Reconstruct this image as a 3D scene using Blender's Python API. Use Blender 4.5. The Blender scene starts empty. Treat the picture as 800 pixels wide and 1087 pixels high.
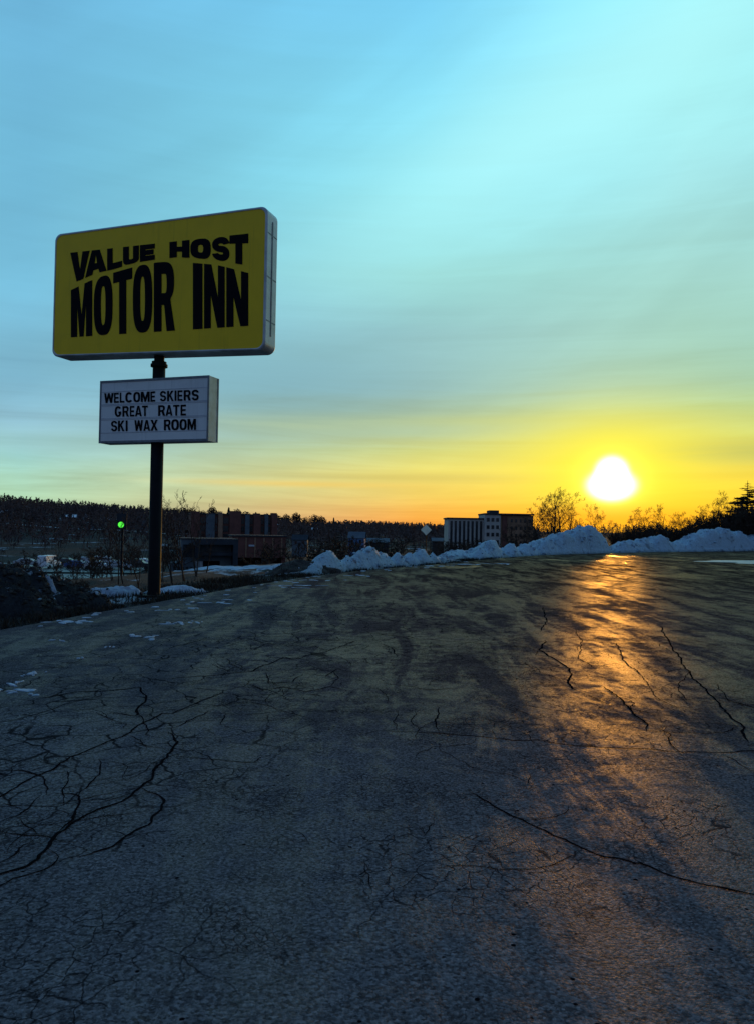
import bpy, bmesh, math, random
from mathutils import Vector, noise, Matrix
random.seed(7)
R = math.radians
S = bpy.context.scene
C = S.collection

# ------------------------------------------------------------------ camera model (photograph is 800 x 1087)
F = 811.0; EYE = 1.6; PITCH = 0.022; ROLL = 0.017
cp, sp, cr, sr = math.cos(PITCH), math.sin(PITCH), math.cos(ROLL), math.sin(ROLL)
fwd = Vector((0, cp, sp)); up0 = Vector((0, -sp, cp)); rt0 = Vector((1, 0, 0))
right = rt0*cr + up0*sr
up = -rt0*sr + up0*cr
cam = bpy.data.cameras.new('camera'); camo = bpy.data.objects.new('camera', cam); C.objects.link(camo)
camo.matrix_world = Matrix(((right.x, up.x, -fwd.x, 0), (right.y, up.y, -fwd.y, 0), (right.z, up.z, -fwd.z, EYE), (0, 0, 0, 1)))
cam.sensor_fit = 'HORIZONTAL'; cam.sensor_width = 36; cam.lens = F/800*36
cam.clip_start = 0.05; cam.clip_end = 20000
S.camera = camo

def ray(px, py): return fwd + right*((px-400)/F) - up*((py-543.5)/F)
def at(px, py, Y):
    d = ray(px, py); return Vector((0, 0, EYE)) + d*(Y/d.y)
def ground(px, py, z=0.0):
    d = ray(px, py); return Vector((0, 0, EYE)) + d*((z-EYE)/d.z)
def atx(px, Y): return at(px, 560, Y).x

# ------------------------------------------------------------------ helpers
def link(o, parent=None):
    C.objects.link(o)
    if parent: o.parent = parent
    return o
def tag(o, label=None, cat=None, group=None, kind=None):
    if label: o['label'] = label
    if cat: o['category'] = cat
    if group: o['group'] = group
    if kind: o['kind'] = kind
    return o
def empty(name, loc, rz=0.0):
    o = bpy.data.objects.new(name, None); o.location = loc; o.rotation_euler = (0, 0, rz); return link(o)
class MB:
    def __init__(s): s.v = []; s.f = []; s.m = []
    def quad(s, a, b, c, d, m=0):
        n = len(s.v); s.v += [a, b, c, d]; s.f.append((n, n+1, n+2, n+3)); s.m.append(m)
    def tri(s, a, b, c, m=0):
        n = len(s.v); s.v += [a, b, c]; s.f.append((n, n+1, n+2)); s.m.append(m)
    def box(s, x0, x1, y0, y1, z0, z1, m=0):
        n = len(s.v)
        s.v += [(x0,y0,z0),(x1,y0,z0),(x1,y1,z0),(x0,y1,z0),(x0,y0,z1),(x1,y0,z1),(x1,y1,z1),(x0,y1,z1)]
        for f in ((3,2,1,0),(4,5,6,7),(0,1,5,4),(1,2,6,5),(2,3,7,6),(3,0,4,7)):
            s.f.append(tuple(n+i for i in f)); s.m.append(m)
    def seg(s, p0, p1, r0, r1, k=4, m=0):
        p0 = Vector(p0); p1 = Vector(p1); d = p1-p0
        if d.length < 1e-6: return
        d.normalize(); a = d.orthogonal().normalized(); b = d.cross(a); n = len(s.v)
        for p, r in ((p0, r0), (p1, r1)):
            for i in range(k):
                t = 2*math.pi*i/k; s.v.append(tuple(p + a*(r*math.cos(t)) + b*(r*math.sin(t))))
        for i in range(k):
            j = (i+1) % k; s.f.append((n+i, n+j, n+k+j, n+k+i)); s.m.append(m)
        s.f.append(tuple(n+k+i for i in range(k))); s.m.append(m)
    def cyl(s, c, r, z0, z1, k=24, m=0, r2=None):
        s.seg((c[0], c[1], z0), (c[0], c[1], z1), r, r if r2 is None else r2, k, m)
    def build(s, name, mats, parent=None, smooth=False):
        me = bpy.data.meshes.new(name); me.from_pydata([tuple(v) for v in s.v], [], s.f)
        if not isinstance(mats, (list, tuple)): mats = [mats]
        for m in mats: me.materials.append(m)
        if len(mats) > 1: me.polygons.foreach_set('material_index', s.m)
        if smooth: me.polygons.foreach_set('use_smooth', [True]*len(me.polygons))
        me.update()
        return link(bpy.data.objects.new(name, me), parent)
def grid_mesh(name, pts, nu, nv, mats, parent=None, smooth=True, closed=False):
    me = bpy.data.meshes.new(name)
    f = []
    for i in range(nu-1):
        for j in range(nv-1 if not closed else nv):
            k = (j+1) % nv
            f.append((i*nv+j, i*nv+k, (i+1)*nv+k, (i+1)*nv+j))
    me.from_pydata(pts, [], f)
    me.materials.append(mats)
    me.polygons.foreach_set('use_smooth', [smooth]*len(me.polygons)); me.update()
    return link(bpy.data.objects.new(name, me), parent)
def copy_tree(o, parent=None):
    c = o.copy(); C.objects.link(c); c.parent = parent
    for ch in [q for q in bpy.data.objects if q.parent == o]: copy_tree(ch, c)
    return c
def sm(x, a, b):
    t = min(1, max(0, (x-a)/(b-a))); return t*t*(3-2*t)
def interp(x, pts):
    if x <= pts[0][0]: return pts[0][1]
    for (a, b), (c, d) in zip(pts, pts[1:]):
        if x <= c: return b + (d-b)*(x-a)/(c-a)
    return pts[-1][1]
def nz(x, y, z=0.0): return noise.noise(Vector((x, y, z)))

# ------------------------------------------------------------------ node helpers
class NT:
    def __init__(s, tree): s.t = tree; s.n = tree.nodes; s.l = tree.links
    def new(s, typ, **kw):
        n = s.n.new(typ)
        for k, v in kw.items(): setattr(n, k, v)
        return n
    def put(s, sock, v):
        if hasattr(v, 'is_output') or isinstance(v, bpy.types.NodeSocket): s.l.new(v, sock)
        else: sock.default_value = v
    def math(s, op, a, b=0.0, c=0.0, clamp=False):
        n = s.new('ShaderNodeMath', operation=op, use_clamp=clamp)
        for i, v in enumerate((a, b, c)): s.put(n.inputs[i], v)
        return n.outputs[0]
    def mr(s, v, a, b, c=0.0, d=1.0, smooth=True):
        n = s.new('ShaderNodeMapRange', interpolation_type='SMOOTHSTEP' if smooth else 'LINEAR')
        for i, q in enumerate((v, a, b, c, d)): s.put(n.inputs[i], q)
        return n.outputs[0]
    def mix(s, f, a, b, blend='MIX'):
        n = s.new('ShaderNodeMix', data_type='RGBA', blend_type=blend)
        s.put(n.inputs[0], f); s.put(n.inputs[6], a); s.put(n.inputs[7], b)
        return n.outputs[2]
    def ramp(s, v, stops, interp='LINEAR'):
        n = s.new('ShaderNodeValToRGB'); cr_ = n.color_ramp; cr_.interpolation = interp
        while len(cr_.elements) < len(stops): cr_.elements.new(0.5)
        for e, (p, c) in zip(cr_.elements, stops): e.position = p; e.color = c
        s.put(n.inputs[0], v); return n.outputs[0]
    def noise(s, vec, scale, detail=3.0, rough=0.5, dist=0.0):
        n = s.new('ShaderNodeTexNoise'); s.put(n.inputs['Vector'], vec)
        n.inputs['Scale'].default_value = scale; n.inputs['Detail'].default_value = detail
        n.inputs['Roughness'].default_value = rough; n.inputs['Distortion'].default_value = dist
        return n.outputs['Fac']
    def mapping(s, vec, loc=(0,0,0), rot=(0,0,0), scl=(1,1,1)):
        n = s.new('ShaderNodeMapping'); s.put(n.inputs['Vector'], vec)
        n.inputs['Location'].default_value = loc; n.inputs['Rotation'].default_value = rot; n.inputs['Scale'].default_value = scl
        return n.outputs[0]
def col(c): return (c[0], c[1], c[2], 1.0)
def srgb(r, g, b):
    def f(v):
        v /= 255.0
        return v/12.92 if v <= 0.04045 else ((v+0.055)/1.055)**2.4
    return (f(r), f(g), f(b), 1.0)
def material(name):
    m = bpy.data.materials.new(name); m.use_nodes = True
    t = NT(m.node_tree); b = m.node_tree.nodes['Principled BSDF']
    return m, t, b
def simple(name, c, rough=0.7, metal=0.0, var=0.25, scale=3.0, bump=0.0, spec=0.5, c2=None):
    m, t, b = material(name)
    co = t.new('ShaderNodeTexCoord').outputs['Object']
    n = t.noise(co, scale, 5, 0.6)
    dark = col([q*(1-var) for q in c]) if c2 is None else col(c2)
    lite = col([min(1, q*(1+var)) for q in c]) if c2 is None else col(c)
    cc = t.mix(t.mr(n, 0.3, 0.7), dark, lite)
    t.put(b.inputs['Base Color'], cc)
    t.put(b.inputs['Roughness'], t.mr(n, 0.2, 0.8, max(0, rough-0.08), min(1, rough+0.08)))
    b.inputs['Metallic'].default_value = metal
    b.inputs['Specular IOR Level'].default_value = spec
    if bump:
        bp = t.new('ShaderNodeBump'); bp.inputs['Distance'].default_value = bump
        t.put(bp.inputs['Height'], t.noise(co, scale*4, 5, 0.6)); t.put(b.inputs['Normal'], bp.outputs[0])
    return m

# ------------------------------------------------------------------ light and sky
sd = ray(650, 511).normalized()
SUN_EL = math.asin(sd.z); SUN_AZ = math.atan2(sd.x, sd.y)
W = bpy.data.worlds.new('World'); S.world = W; W.use_nodes = True
w = NT(W.node_tree); w.n.clear()
gen = w.new('ShaderNodeTexCoord').outputs['Generated']
sep = w.new('ShaderNodeSeparateXYZ'); w.put(sep.inputs[0], gen)
D = 57.29578
elr = w.math('MULTIPLY', w.math('ARCSINE', sep.outputs[2]), D)
az = w.math('MULTIPLY', w.math('ARCTAN2', sep.outputs[0], sep.outputs[1]), D)
# drifting, stretched cloud structure (in azimuth / elevation, like thin stratus)
cmb = w.new('ShaderNodeCombineXYZ'); w.put(cmb.inputs[0], w.math('MULTIPLY', az, 0.035)); w.put(cmb.inputs[1], elr)
n1 = w.noise(w.mapping(cmb.outputs[0], rot=(0, 0, R(0)), scl=(1, 0.62, 1)), 1.0, 6, 0.62, 0.7)
sl = w.math('SUBTRACT', elr, w.math('MULTIPLY', az, 0.42))
cmb2 = w.new('ShaderNodeCombineXYZ'); w.put(cmb2.inputs[0], w.math('MULTIPLY', az, 0.03)); w.put(cmb2.inputs[1], w.math('MULTIPLY', sl, 0.10))
n2 = w.noise(w.mapping(cmb2.outputs[0], loc=(3.1, 0.4, 0)), 1.0, 4, 0.5, 0.3)
el = w.math('ADD', elr, w.math('MULTIPLY', w.math('SUBTRACT', n1, 0.5), 2.0))
u = w.math('DIVIDE', el, 50.0)
def P(e): return e/50.0
def st(lst): return [(P(e), srgb(*c)) for e, c in lst]
left = w.ramp(u, st([(0, (166,204,172)), (1.8, (172,212,178)), (3.2, (166,212,190)), (4.6, (152,204,200)), (7, (140,188,206)), (10, (124,182,208)), (16, (122,194,224)), (24, (116,190,222)), (34, (106,176,214)), (50, (80,150,195))]))
cen = w.ramp(u, st([(0, (236,146,62)), (1.2, (234,170,80)), (2.6, (226,196,100)), (4.4, (226,216,118)), (5.8, (196,206,132)), (7.4, (160,190,160)), (10.5, (142,186,186)), (14.5, (146,196,200)), (18.5, (152,216,214)), (24, (146,230,242)), (29, (140,228,250)), (35, (126,214,250)), (44, (90,170,215)), (50, (70,140,195))]))
rgt = w.ramp(u, st([(0, (248,160,22)), (2.0, (250,196,40)), (3.8, (240,208,66)), (5.2, (196,194,104)), (6.8, (192,210,122)), (8.6, (170,206,150)), (10.5, (158,202,174)), (13, (158,206,188)), (18, (160,214,206)), (24, (162,227,230)), (29, (168,244,248)), (35, (160,244,255)), (44, (100,180,220)), (50, (74,145,195))]))
sky = w.mix(w.mr(az, -25, 3, smooth=False), left, cen)
sky = w.mix(w.mr(az, 3, 22, smooth=False), sky, rgt)
# sky behind the photographer: dimmer, bluer
back = w.ramp(u, st([(0, (84,96,120)), (8, (92,112,142)), (25, (92,120,156)), (50, (72,110,160))]))
absaz = w.math('ABSOLUTE', az)
sky = w.mix(w.mr(absaz, 38, 88), sky, back)
zen = w.mr(elr, 38, 75)
sky = w.mix(zen, sky, srgb(70, 118, 170))
# veil brightness
amp = w.mr(elr, 1, 14)
br = w.math('ADD', 1.0, w.math('MULTIPLY', w.math('SUBTRACT', n2, 0.5), 0.5))
br = w.math('MULTIPLY', br, w.math('ADD', 1.0, w.math('MULTIPLY', w.math('SUBTRACT', n1, 0.5), w.mr(elr, 3, 16, 0.95, 0.16))))
sky = w.mix(1.0, sky, br, 'MULTIPLY')
# bright diagonal veil upper right
vb = w.math('SUBTRACT', elr, w.math('ADD', 22.6, w.math('MULTIPLY', az, 0.42)))
vb = w.math('EXPONENT', w.math('MULTIPLY', w.math('POWER', w.math('ABSOLUTE', w.math('DIVIDE', vb, 4.6)), 2.0), -1.0))
vb = w.math('MULTIPLY', vb, w.mr(az, -12, 10)); vb = w.math('MULTIPLY', vb, w.mr(az, 45, 24))
sky = w.mix(w.math('MULTIPLY', vb, 0.5), sky, srgb(186, 255, 255))
# glow round the sun
def ang(px, py):
    d = ray(px, py).normalized(); return math.degrees(math.atan2(d.x, d.y)), math.degrees(math.asin(d.z))
def gauss(px, py, wx, wy, p=2.0):
    a0, e0 = ang(px, py)
    dx = w.math('DIVIDE', w.math('SUBTRACT', az, a0), wx); dy = w.math('DIVIDE', w.math('SUBTRACT', elr, e0), wy)
    r2 = w.math('ADD', w.math('MULTIPLY', dx, dx), w.math('MULTIPLY', dy, dy))
    return w.math('EXPONENT', w.math('MULTIPLY', w.math('POWER', r2, p/2), -1.0))
g1 = gauss(655, 492, 10.5, 3.1, 1.7)
sky = w.mix(w.math('MULTIPLY', g1, 0.70), sky, srgb(255, 236, 64))
for (bx_, by_, wx_, wy_, am_, cc_) in ((440, 507, 10, .42, .55, (206,190,100)), (800, 478, 8, .85, .6, (176,184,98)), (330, 452, 9, .7, .5, (178,196,150)), (330, 514, 9, .25, .5, (240,200,96)), (760, 505, 7, .35, .4, (214,190,70)), (520, 446, 12, .45, .35, (196,204,120)), (240, 398, 13, 2.3, .55, (128,178,192)), (60, 470, 9, 1.0, .35, (150,190,190))):
    sky = w.mix(w.math('MULTIPLY', w.math('MULTIPLY', gauss(bx_, by_, wx_, wy_, 2.0), w.mr(n1, .25, .6, .45, 1.25)), am_, clamp=True), sky, srgb(*cc_))
g2 = gauss(650, 500, 4.8, 3.6, 1.6)
sky = w.mix(w.math('MULTIPLY', g2, 0.9), sky, srgb(255, 246, 40))
gh = gauss(640, 552, 9.0, 1.15, 2.0)
sky = w.mix(w.math('MULTIPLY', gh, 0.8), sky, srgb(255, 164, 8))
core = w.math('ADD', gauss(648.5, 515, 1.58, 1.05, 4.5), gauss(649, 502, 1.08, 1.1, 4.5))
core2 = gauss(649, 509, 2.05, 1.85, 2.4)
addc = w.mix(w.math('MULTIPLY', core2, 1.0, clamp=True), (0, 0, 0, 1), (0.5, 0.5, 0.12, 1))
addc2 = w.mix(w.math('MULTIPLY', core, 1.0, clamp=True), (0, 0, 0, 1), (3.0, 2.8, 2.2, 1))
sky = w.mix(1.0, sky, addc, 'ADD'); sky = w.mix(1.0, sky, addc2, 'ADD')
# below the horizon
sky = w.mix(w.mr(elr, -0.5, -3), sky, (0.02, 0.02, 0.022, 1))
bg = w.new('ShaderNodeBackground'); w.put(bg.inputs[0], sky); bg.inputs[1].default_value = 1.0
nish = w.new('ShaderNodeTexSky', sky_type='NISHITA'); nish.sun_disc = False
nish.sun_elevation = SUN_EL; nish.sun_rotation = SUN_AZ
bg2 = w.new('ShaderNodeBackground'); w.put(bg2.inputs[0], nish.outputs[0]); bg2.inputs[1].default_value = 0.004
ad = w.new('ShaderNodeAddShader'); w.put(ad.inputs[0], bg.outputs[0]); w.put(ad.inputs[1], bg2.outputs[0])
out = w.new('ShaderNodeOutputWorld'); w.put(out.inputs[0], ad.outputs[0])
W.cycles.sampling_method = 'AUTOMATIC'

sl_ = bpy.data.lights.new('sun', 'SUN'); sl_.energy = 1.0; sl_.angle = R(3.0); sl_.color = (1.0, 0.50, 0.08)
so = bpy.data.objects.new('sun', sl_); link(so)
sdl = ray(650, 503).normalized()
so.rotation_euler = (-sdl).to_track_quat('-Z', 'Y').to_euler(); so.location = (0, 0, 60)

S.view_settings.view_transform = 'Standard'; S.view_settings.look = 'None'
S.view_settings.exposure = 0; S.view_settings.gamma = 1
S.render.engine = 'CYCLES'

# ------------------------------------------------------------------ edge of the car park and terrain
edge_px = [(0,668),(60,659),(100,651),(165,640),(210,632),(250,624),(290,618),(330,612),(370,607),(400,604.5),(440,601),(480,597.5),(510,594.5),(540,591.5),(570,589.6),(600,588.5),(650,587),(700,586),(800,585)]
EP = [(-40, -9.0), (0, -7.5), (6, -6.4)] + [(g.y, g.x) for g in (ground(*p) for p in edge_px)]
EP.append((EP[-1][0]+30, EP[-1][1]+42)); EP.append((EP[-1][0]+300, EP[-1][1]+500))
def E_(y): return interp(y, EP)
def Er(y): return E_(y) + 0.10*nz(y*1.3, 3.3) + 0.05*nz(y*5, 9.1)
def lotz(x, y): return 0.014*nz(x*0.16, y*0.16, 4.2) + 0.004*nz(x*0.6, y*0.6, 1.7)
ridge_tab = [(-40,24),(-27,26.5),(-24,24.5),(-21,22),(-18,20),(-15,18.5),(-12,17),(-9,15),(-6,12.5),(-3,10.5),(0,9),(3,7.5),(6,6.5),(10,5),(15,4),(30,4),(60,4)]
def ridge_h(a, r=650.):                 # top of the wood above the eye, at distance r
    return 1.6 + (interp(a, ridge_tab)-3.5*sm(a, -17, -13)*(1-sm(a, -5, -1)))/F*r
def terr(x, y):
    r = math.hypot(x, y); a = math.degrees(math.atan2(x, y))
    s = (E_(y)-x)
    k = interp(y, [(0, 1), (20, .97), (30, .8), (45, .7), (80, .6)])
    s *= k
    if y < -40: s = max(s, 0)
    if s <= 0: return -0.07
    front = sm(y, -30, 20)
    depth = (6.0 - 4.5*sm(a, 8, 17))*front + 1.0*(1-front)
    z = -0.03 - 0.35*sm(s, 0.6, 5) - (depth-0.35)*sm(s, 5, 42)
    if abs(a) < 100:
        hr = max(0, ridge_h(a)-9.5+depth)
        z += hr*sm(r, 215, 640)*(1 + 0.10*nz(x*0.008, y*0.008))
    bump = sm(s, 0.3, 3)*(0.10*nz(x*0.5, y*0.5) + 0.05*nz(x*1.7, y*1.7))*(1-sm(r, 60, 90))
    if r > 230: bump += 1.2*nz(x*0.02, y*0.02)*sm(r, 230, 320)
    return z + bump

# ---- materials: ground
def ground_material():
    m, t, b = material('verge_soil_and_old_snow')
    co = t.new('ShaderNodeTexCoord').outputs['Object']
    n = t.noise(co, 0.9, 8, 0.7); nf = t.noise(co, 9, 6, 0.7); nb = t.noise(co, 0.035, 5, 0.6)
    c = t.mix(t.mr(n, 0.35, 0.65), (0.009, 0.010, 0.012, 1), (0.024, 0.026, 0.030, 1))
    c = t.mix(t.mr(nb, 0.4, 0.62), c, (0.034, 0.022, 0.018, 1))
    c = t.mix(t.mr(nf, 0.5, 0.75, 0, 0.6), c, (0.05, 0.045, 0.038, 1))
    ns = t.noise(t.mapping(co, scl=(1, 0.6, 1)), 0.32, 7, 0.62, 0.5)
    snow = t.mr(ns, 0.565, 0.60)
    ns2 = t.noise(co, 0.05, 6, 0.65, 0.4); snow2 = t.mr(ns2, 0.60, 0.63)
    sx = t.new('ShaderNodeSeparateXYZ'); t.put(sx.inputs[0], co)
    near = t.mr(sx.outputs[1], 150, 60, 0, 1)
    snow = t.math('MAXIMUM', t.math('MULTIPLY', snow, near), t.math('MULTIPLY', snow2, 0.8))
    c = t.mix(t.math('MULTIPLY', snow, 0.8), c, (0.36, 0.43, 0.50, 1))
    t.put(b.inputs['Base Color'], c); b.inputs['Roughness'].default_value = 0.95
    b.inputs['Specular IOR Level'].default_value = 0.15
    bp = t.new('ShaderNodeBump'); bp.inputs['Distance'].default_value = 0.08
    t.put(bp.inputs['Height'], t.math('ADD', nf, n)); t.put(b.inputs['Normal'], bp.outputs[0])
    return m
M_ground = ground_material()

def asphalt_material():
    m, t, b = material('worn_asphalt')
    co = t.new('ShaderNodeTexCoord').outputs['Object']
    sx = t.new('ShaderNodeSeparateXYZ'); t.put(sx.inputs[0], co)
    X, Y = sx.outputs[0], sx.outputs[1]
    big = t.noise(co, 0.22, 5, 0.6, 0.4); mid = t.noise(co, 1.1, 6, 0.65, 0.3); fine = t.noise(co, 55, 6, 0.75)
    # wheel lanes run roughly towards the low sun
    lane = t.noise(t.mapping(co, rot=(0, 0, R(14)), scl=(1.0, 0.10, 1)), 1.4, 7, 0.72, 0.5)
    arcs = t.noise(t.mapping(co, rot=(0, 0, R(-32)), scl=(1.0, 0.22, 1)), 1.5, 7, 0.72, 0.8)
    c = t.mix(t.mr(big, 0.3, 0.7), (0.120, 0.120, 0.124, 1), (0.150, 0.148, 0.150, 1))
    c = t.mix(t.mr(mid, 0.35, 0.7, 0, 0.4), c, (0.088, 0.089, 0.095, 1))
    c = t.mix(t.mr(lane, 0.45, 0.65, 0, 0.3), c, (0.066, 0.065, 0.069, 1))
    # aggregate
    vo = t.new('ShaderNodeTexVoronoi'); t.put(vo.inputs['Vector'], co); vo.inputs['Scale'].default_value = 85
    sp_ = t.new('ShaderNodeSeparateColor'); t.put(sp_.inputs[0], vo.outputs['Color'])
    agg = t.mr(sp_.outputs[0], 0.0, 1.0, 0.45, 1.5, smooth=False)
    c = t.mix(1.0, c, agg, 'MULTIPLY')
    c = t.mix(1.0, c, t.mr(fine, 0.32, 0.68, 0.55, 1.4), 'MULTIPLY')
    # small pits
    pit = t.new('ShaderNodeTexVoronoi'); t.put(pit.inputs['Vector'], co); pit.inputs['Scale'].default_value = 9.0
    pr = t.new('ShaderNodeSeparateColor'); t.put(pr.inputs[0], pit.outputs['Color'])
    pitm = t.math('MULTIPLY', t.mr(t.math('ADD', pit.outputs['Distance'], t.math('MULTIPLY', fine, 0.12)), 0.17, 0.13), t.math('GREATER_THAN', pr.outputs[1], 0.5))
    # fine map cracking
    wv = t.new('ShaderNodeTexNoise'); t.put(wv.inputs['Vector'], co); wv.inputs['Scale'].default_value = 4.0; wv.inputs['Detail'].default_value = 5
    va = t.new('ShaderNodeVectorMath', operation='MULTIPLY_ADD'); t.put(va.inputs[0], wv.outputs['Color']); va.inputs[1].default_value = (0.22, 0.22, 0); t.put(va.inputs[2], co)
    def crack(scale, width, lo, hi, mscale):
        v = t.new('ShaderNodeTexVoronoi', feature='DISTANCE_TO_EDGE'); t.put(v.inputs['Vector'], va.outputs[0]); v.inputs['Scale'].default_value = scale
        e = t.mr(v.outputs['Distance'], width, width*0.25)
        k = t.mr(t.noise(t.mapping(co, loc=(scale, 0, 0)), mscale, 4, 0.6), lo, hi)
        return t.math('MULTIPLY', e, k)
    ck = t.math('MAXIMUM', t.math('MULTIPLY', crack(9.0, 0.04, 0.49, 0.60, 0.9), 0.9), t.math('MULTIPLY', crack(1.9, 0.010, 0.50, 0.58, 0.35), 0.9))
    ck = t.math('MAXIMUM', ck, t.math('MULTIPLY', crack(24.0, 0.09, 0.50, 0.60, 1.6), 0.75))
    near = t.mr(Y, 26, 9)
    ck = t.math('MULTIPLY', ck, near)
    # alligator zone on the left, about six metres ahead
    ax = t.math('DIVIDE', t.math('ADD', X, 3.0), 2.6); ay = t.math('DIVIDE', t.math('SUBTRACT', Y, 6.6), 3.6)
    zone = t.mr(t.math('ADD', t.math('MULTIPLY', ax, ax), t.math('MULTIPLY', ay, ay)), 0.5, 1.5, 1, 0)
    v = t.new('ShaderNodeTexVoronoi', feature='DISTANCE_TO_EDGE'); t.put(v.inputs['Vector'], va.outputs[0]); v.inputs['Scale'].default_value = 2.3
    bx = t.math('DIVIDE', t.math('ADD', X, 1.2), 3.6); by = t.math('DIVIDE', t.math('SUBTRACT', Y, 12.5), 4.5)
    zone = t.math('MAXIMUM', zone, t.mr(t.math('ADD', t.math('MULTIPLY', bx, bx), t.math('MULTIPLY', by, by)), 0.4, 1.3, 0.9, 0))
    zk = t.math('MULTIPLY', t.mr(v.outputs['Distance'], 0.026, 0.008), t.math('MULTIPLY', zone, t.mr(mid, 0.36, 0.5, 0.2, 1.0)))
    ck = t.math('MAXIMUM', ck, zk)
    dark = t.math('MAXIMUM', t.math('MULTIPLY', ck, 0.85), pitm)
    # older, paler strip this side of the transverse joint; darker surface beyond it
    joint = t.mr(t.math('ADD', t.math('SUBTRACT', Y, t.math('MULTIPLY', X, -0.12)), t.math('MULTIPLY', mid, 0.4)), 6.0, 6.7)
    far = t.mr(Y, 9, 30)  # grazing-view dimming painted into the albedo: darker with distance, more so to the right
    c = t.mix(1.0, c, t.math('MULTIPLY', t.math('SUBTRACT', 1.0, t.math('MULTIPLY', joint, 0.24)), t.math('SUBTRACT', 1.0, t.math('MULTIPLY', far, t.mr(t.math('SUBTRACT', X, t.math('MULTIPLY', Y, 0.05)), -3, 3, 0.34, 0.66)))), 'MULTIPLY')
    sunset_tint = t.math('MULTIPLY', t.mr(t.math('ADD', X, t.math('MULTIPLY', Y, 0.06)), -2.5, 1.5), t.mr(Y, 3.0, 9, 0.25, 1.0))  # brown of the reflected sunset sky painted into the albedo, far right
    c = t.mix(sunset_tint, c, t.mix(1.0, c, (1.16, 0.70, 0.58, 1), 'MULTIPLY'))
    c = t.mix(dark, c, (0.006, 0.006, 0.007, 1))
    h = t.math('ADD', t.math('MULTIPLY', vo.outputs['Distance'], -0.5), t.math('MULTIPLY', fine, 0.8))
    h = t.math('SUBTRACT', h, t.math('MULTIPLY', dark, 0.35))
    bp = t.new('ShaderNodeBump'); bp.inputs['Distance'].default_value = 0.004; bp.inputs['Strength'].default_value = 0.8
    t.put(bp.inputs['Height'], h)
    # sheen: damp, traffic-polished patches against dry ones
    rr = t.math('ADD', t.math('MULTIPLY', arcs, 0.62), t.math('ADD', t.math('MULTIPLY', lane, 0.22), t.math('MULTIPLY', t.noise(co, 3.6, 8, 0.80, 0.8), 0.48)))
    pol = t.mr(rr, 0.60, 0.74)
    wet = t.mr(t.noise(t.mapping(co, loc=(5.3, 1.1, 0), scl=(1, 0.5, 1)), 0.42, 5, 0.6, 0.5), 0.56, 0.63)
    wet = t.math('MULTIPLY', wet, t.mr(Y, 18, 34))
    wgt = t.math('ADD', t.math('MULTIPLY', pol, 0.080), 0.006)
    wgt = t.math('ADD', wgt, t.math('MULTIPLY', wet, 0.10))
    wgt = t.math('MULTIPLY', wgt, t.mr(fine, 0.3, 0.7, 0.35, 1.65))
    wgt = t.math('MULTIPLY', wgt, t.math('MULTIPLY', t.mr(Y, 2.5, 10, 0.24, 1.1), t.math('SUBTRACT', 1.0, dark)))
    ro = t.math('SUBTRACT', t.mr(rr, 0.54, 0.78, 0.46, 0.33), t.math('MULTIPLY', wet, 0.12))
    df = t.new('ShaderNodeBsdfDiffuse'); t.put(df.inputs['Color'], c); df.inputs['Roughness'].default_value = 0.6; t.put(df.inputs['Normal'], bp.outputs[0])
    gl = t.new('ShaderNodeBsdfGlossy'); gl.inputs['Color'].default_value = (1, 0.80, 0.62, 1); t.put(gl.inputs['Roughness'], ro); t.put(gl.inputs['Normal'], bp.outputs[0])
    mx = t.new('ShaderNodeMixShader'); t.put(mx.inputs[0], wgt); t.put(mx.inputs[1], df.outputs[0]); t.put(mx.inputs[2], gl.outputs[0])
    t.put(t.n['Material Output'].inputs['Surface'], mx.outputs[0]); t.n.remove(b)
    return m
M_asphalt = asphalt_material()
M_crack = simple('crack_shadow', (0.006, 0.006, 0.007), 1.0, var=0.3, spec=0.0)

def snow_material(name, dirt=0.55, tint=(0.44, 0.58, 0.69)):
    m, t, b = material(name)
    co = t.new('ShaderNodeTexCoord').outputs['Object']
    n = t.noise(co, 1.4, 8, 0.7, 0.4); f = t.noise(co, 9, 6, 0.7)
    ge = t.new('ShaderNodeNewGeometry'); sx = t.new('ShaderNodeSeparateXYZ'); t.put(sx.inputs[0], ge.outputs['Position'])
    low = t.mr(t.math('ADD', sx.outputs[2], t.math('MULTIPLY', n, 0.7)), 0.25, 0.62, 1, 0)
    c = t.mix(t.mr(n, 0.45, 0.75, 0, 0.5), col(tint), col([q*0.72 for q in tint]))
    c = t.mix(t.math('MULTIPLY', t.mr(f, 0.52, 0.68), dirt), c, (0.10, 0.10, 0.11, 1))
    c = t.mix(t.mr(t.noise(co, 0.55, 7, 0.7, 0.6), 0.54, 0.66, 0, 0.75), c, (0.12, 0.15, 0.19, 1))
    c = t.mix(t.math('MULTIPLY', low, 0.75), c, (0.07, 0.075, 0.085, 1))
    t.put(b.inputs['Base Color'], c); b.inputs['Roughness'].default_value = 0.75; b.inputs['Specular IOR Level'].default_value = 0.25
    bp = t.new('ShaderNodeBump'); bp.inputs['Distance'].default_value = 0.30; bp.inputs['Strength'].default_value = 1.0
    t.put(bp.inputs['Height'], t.math('ADD', n, t.math('MULTIPLY', f, 0.5))); t.put(b.inputs['Normal'], bp.outputs[0])
    return m
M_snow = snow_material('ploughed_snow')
M_snow_low = simple('valley_snow', (0.36, 0.43, 0.50), 0.8, var=0.25, scale=1.5, bump=0.05, spec=0.2)
M_soil = simple('dark_soil', (0.045, 0.040, 0.036), 0.95, var=0.6, scale=3, bump=0.06, spec=0.1)
M_grass = simple('dead_grass', (0.032, 0.028, 0.022), 0.9, var=0.5, scale=6, spec=0.1)
M_bark = simple('bark', (0.040, 0.030, 0.024), 0.9, var=0.4, scale=4, spec=0.15)
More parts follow.
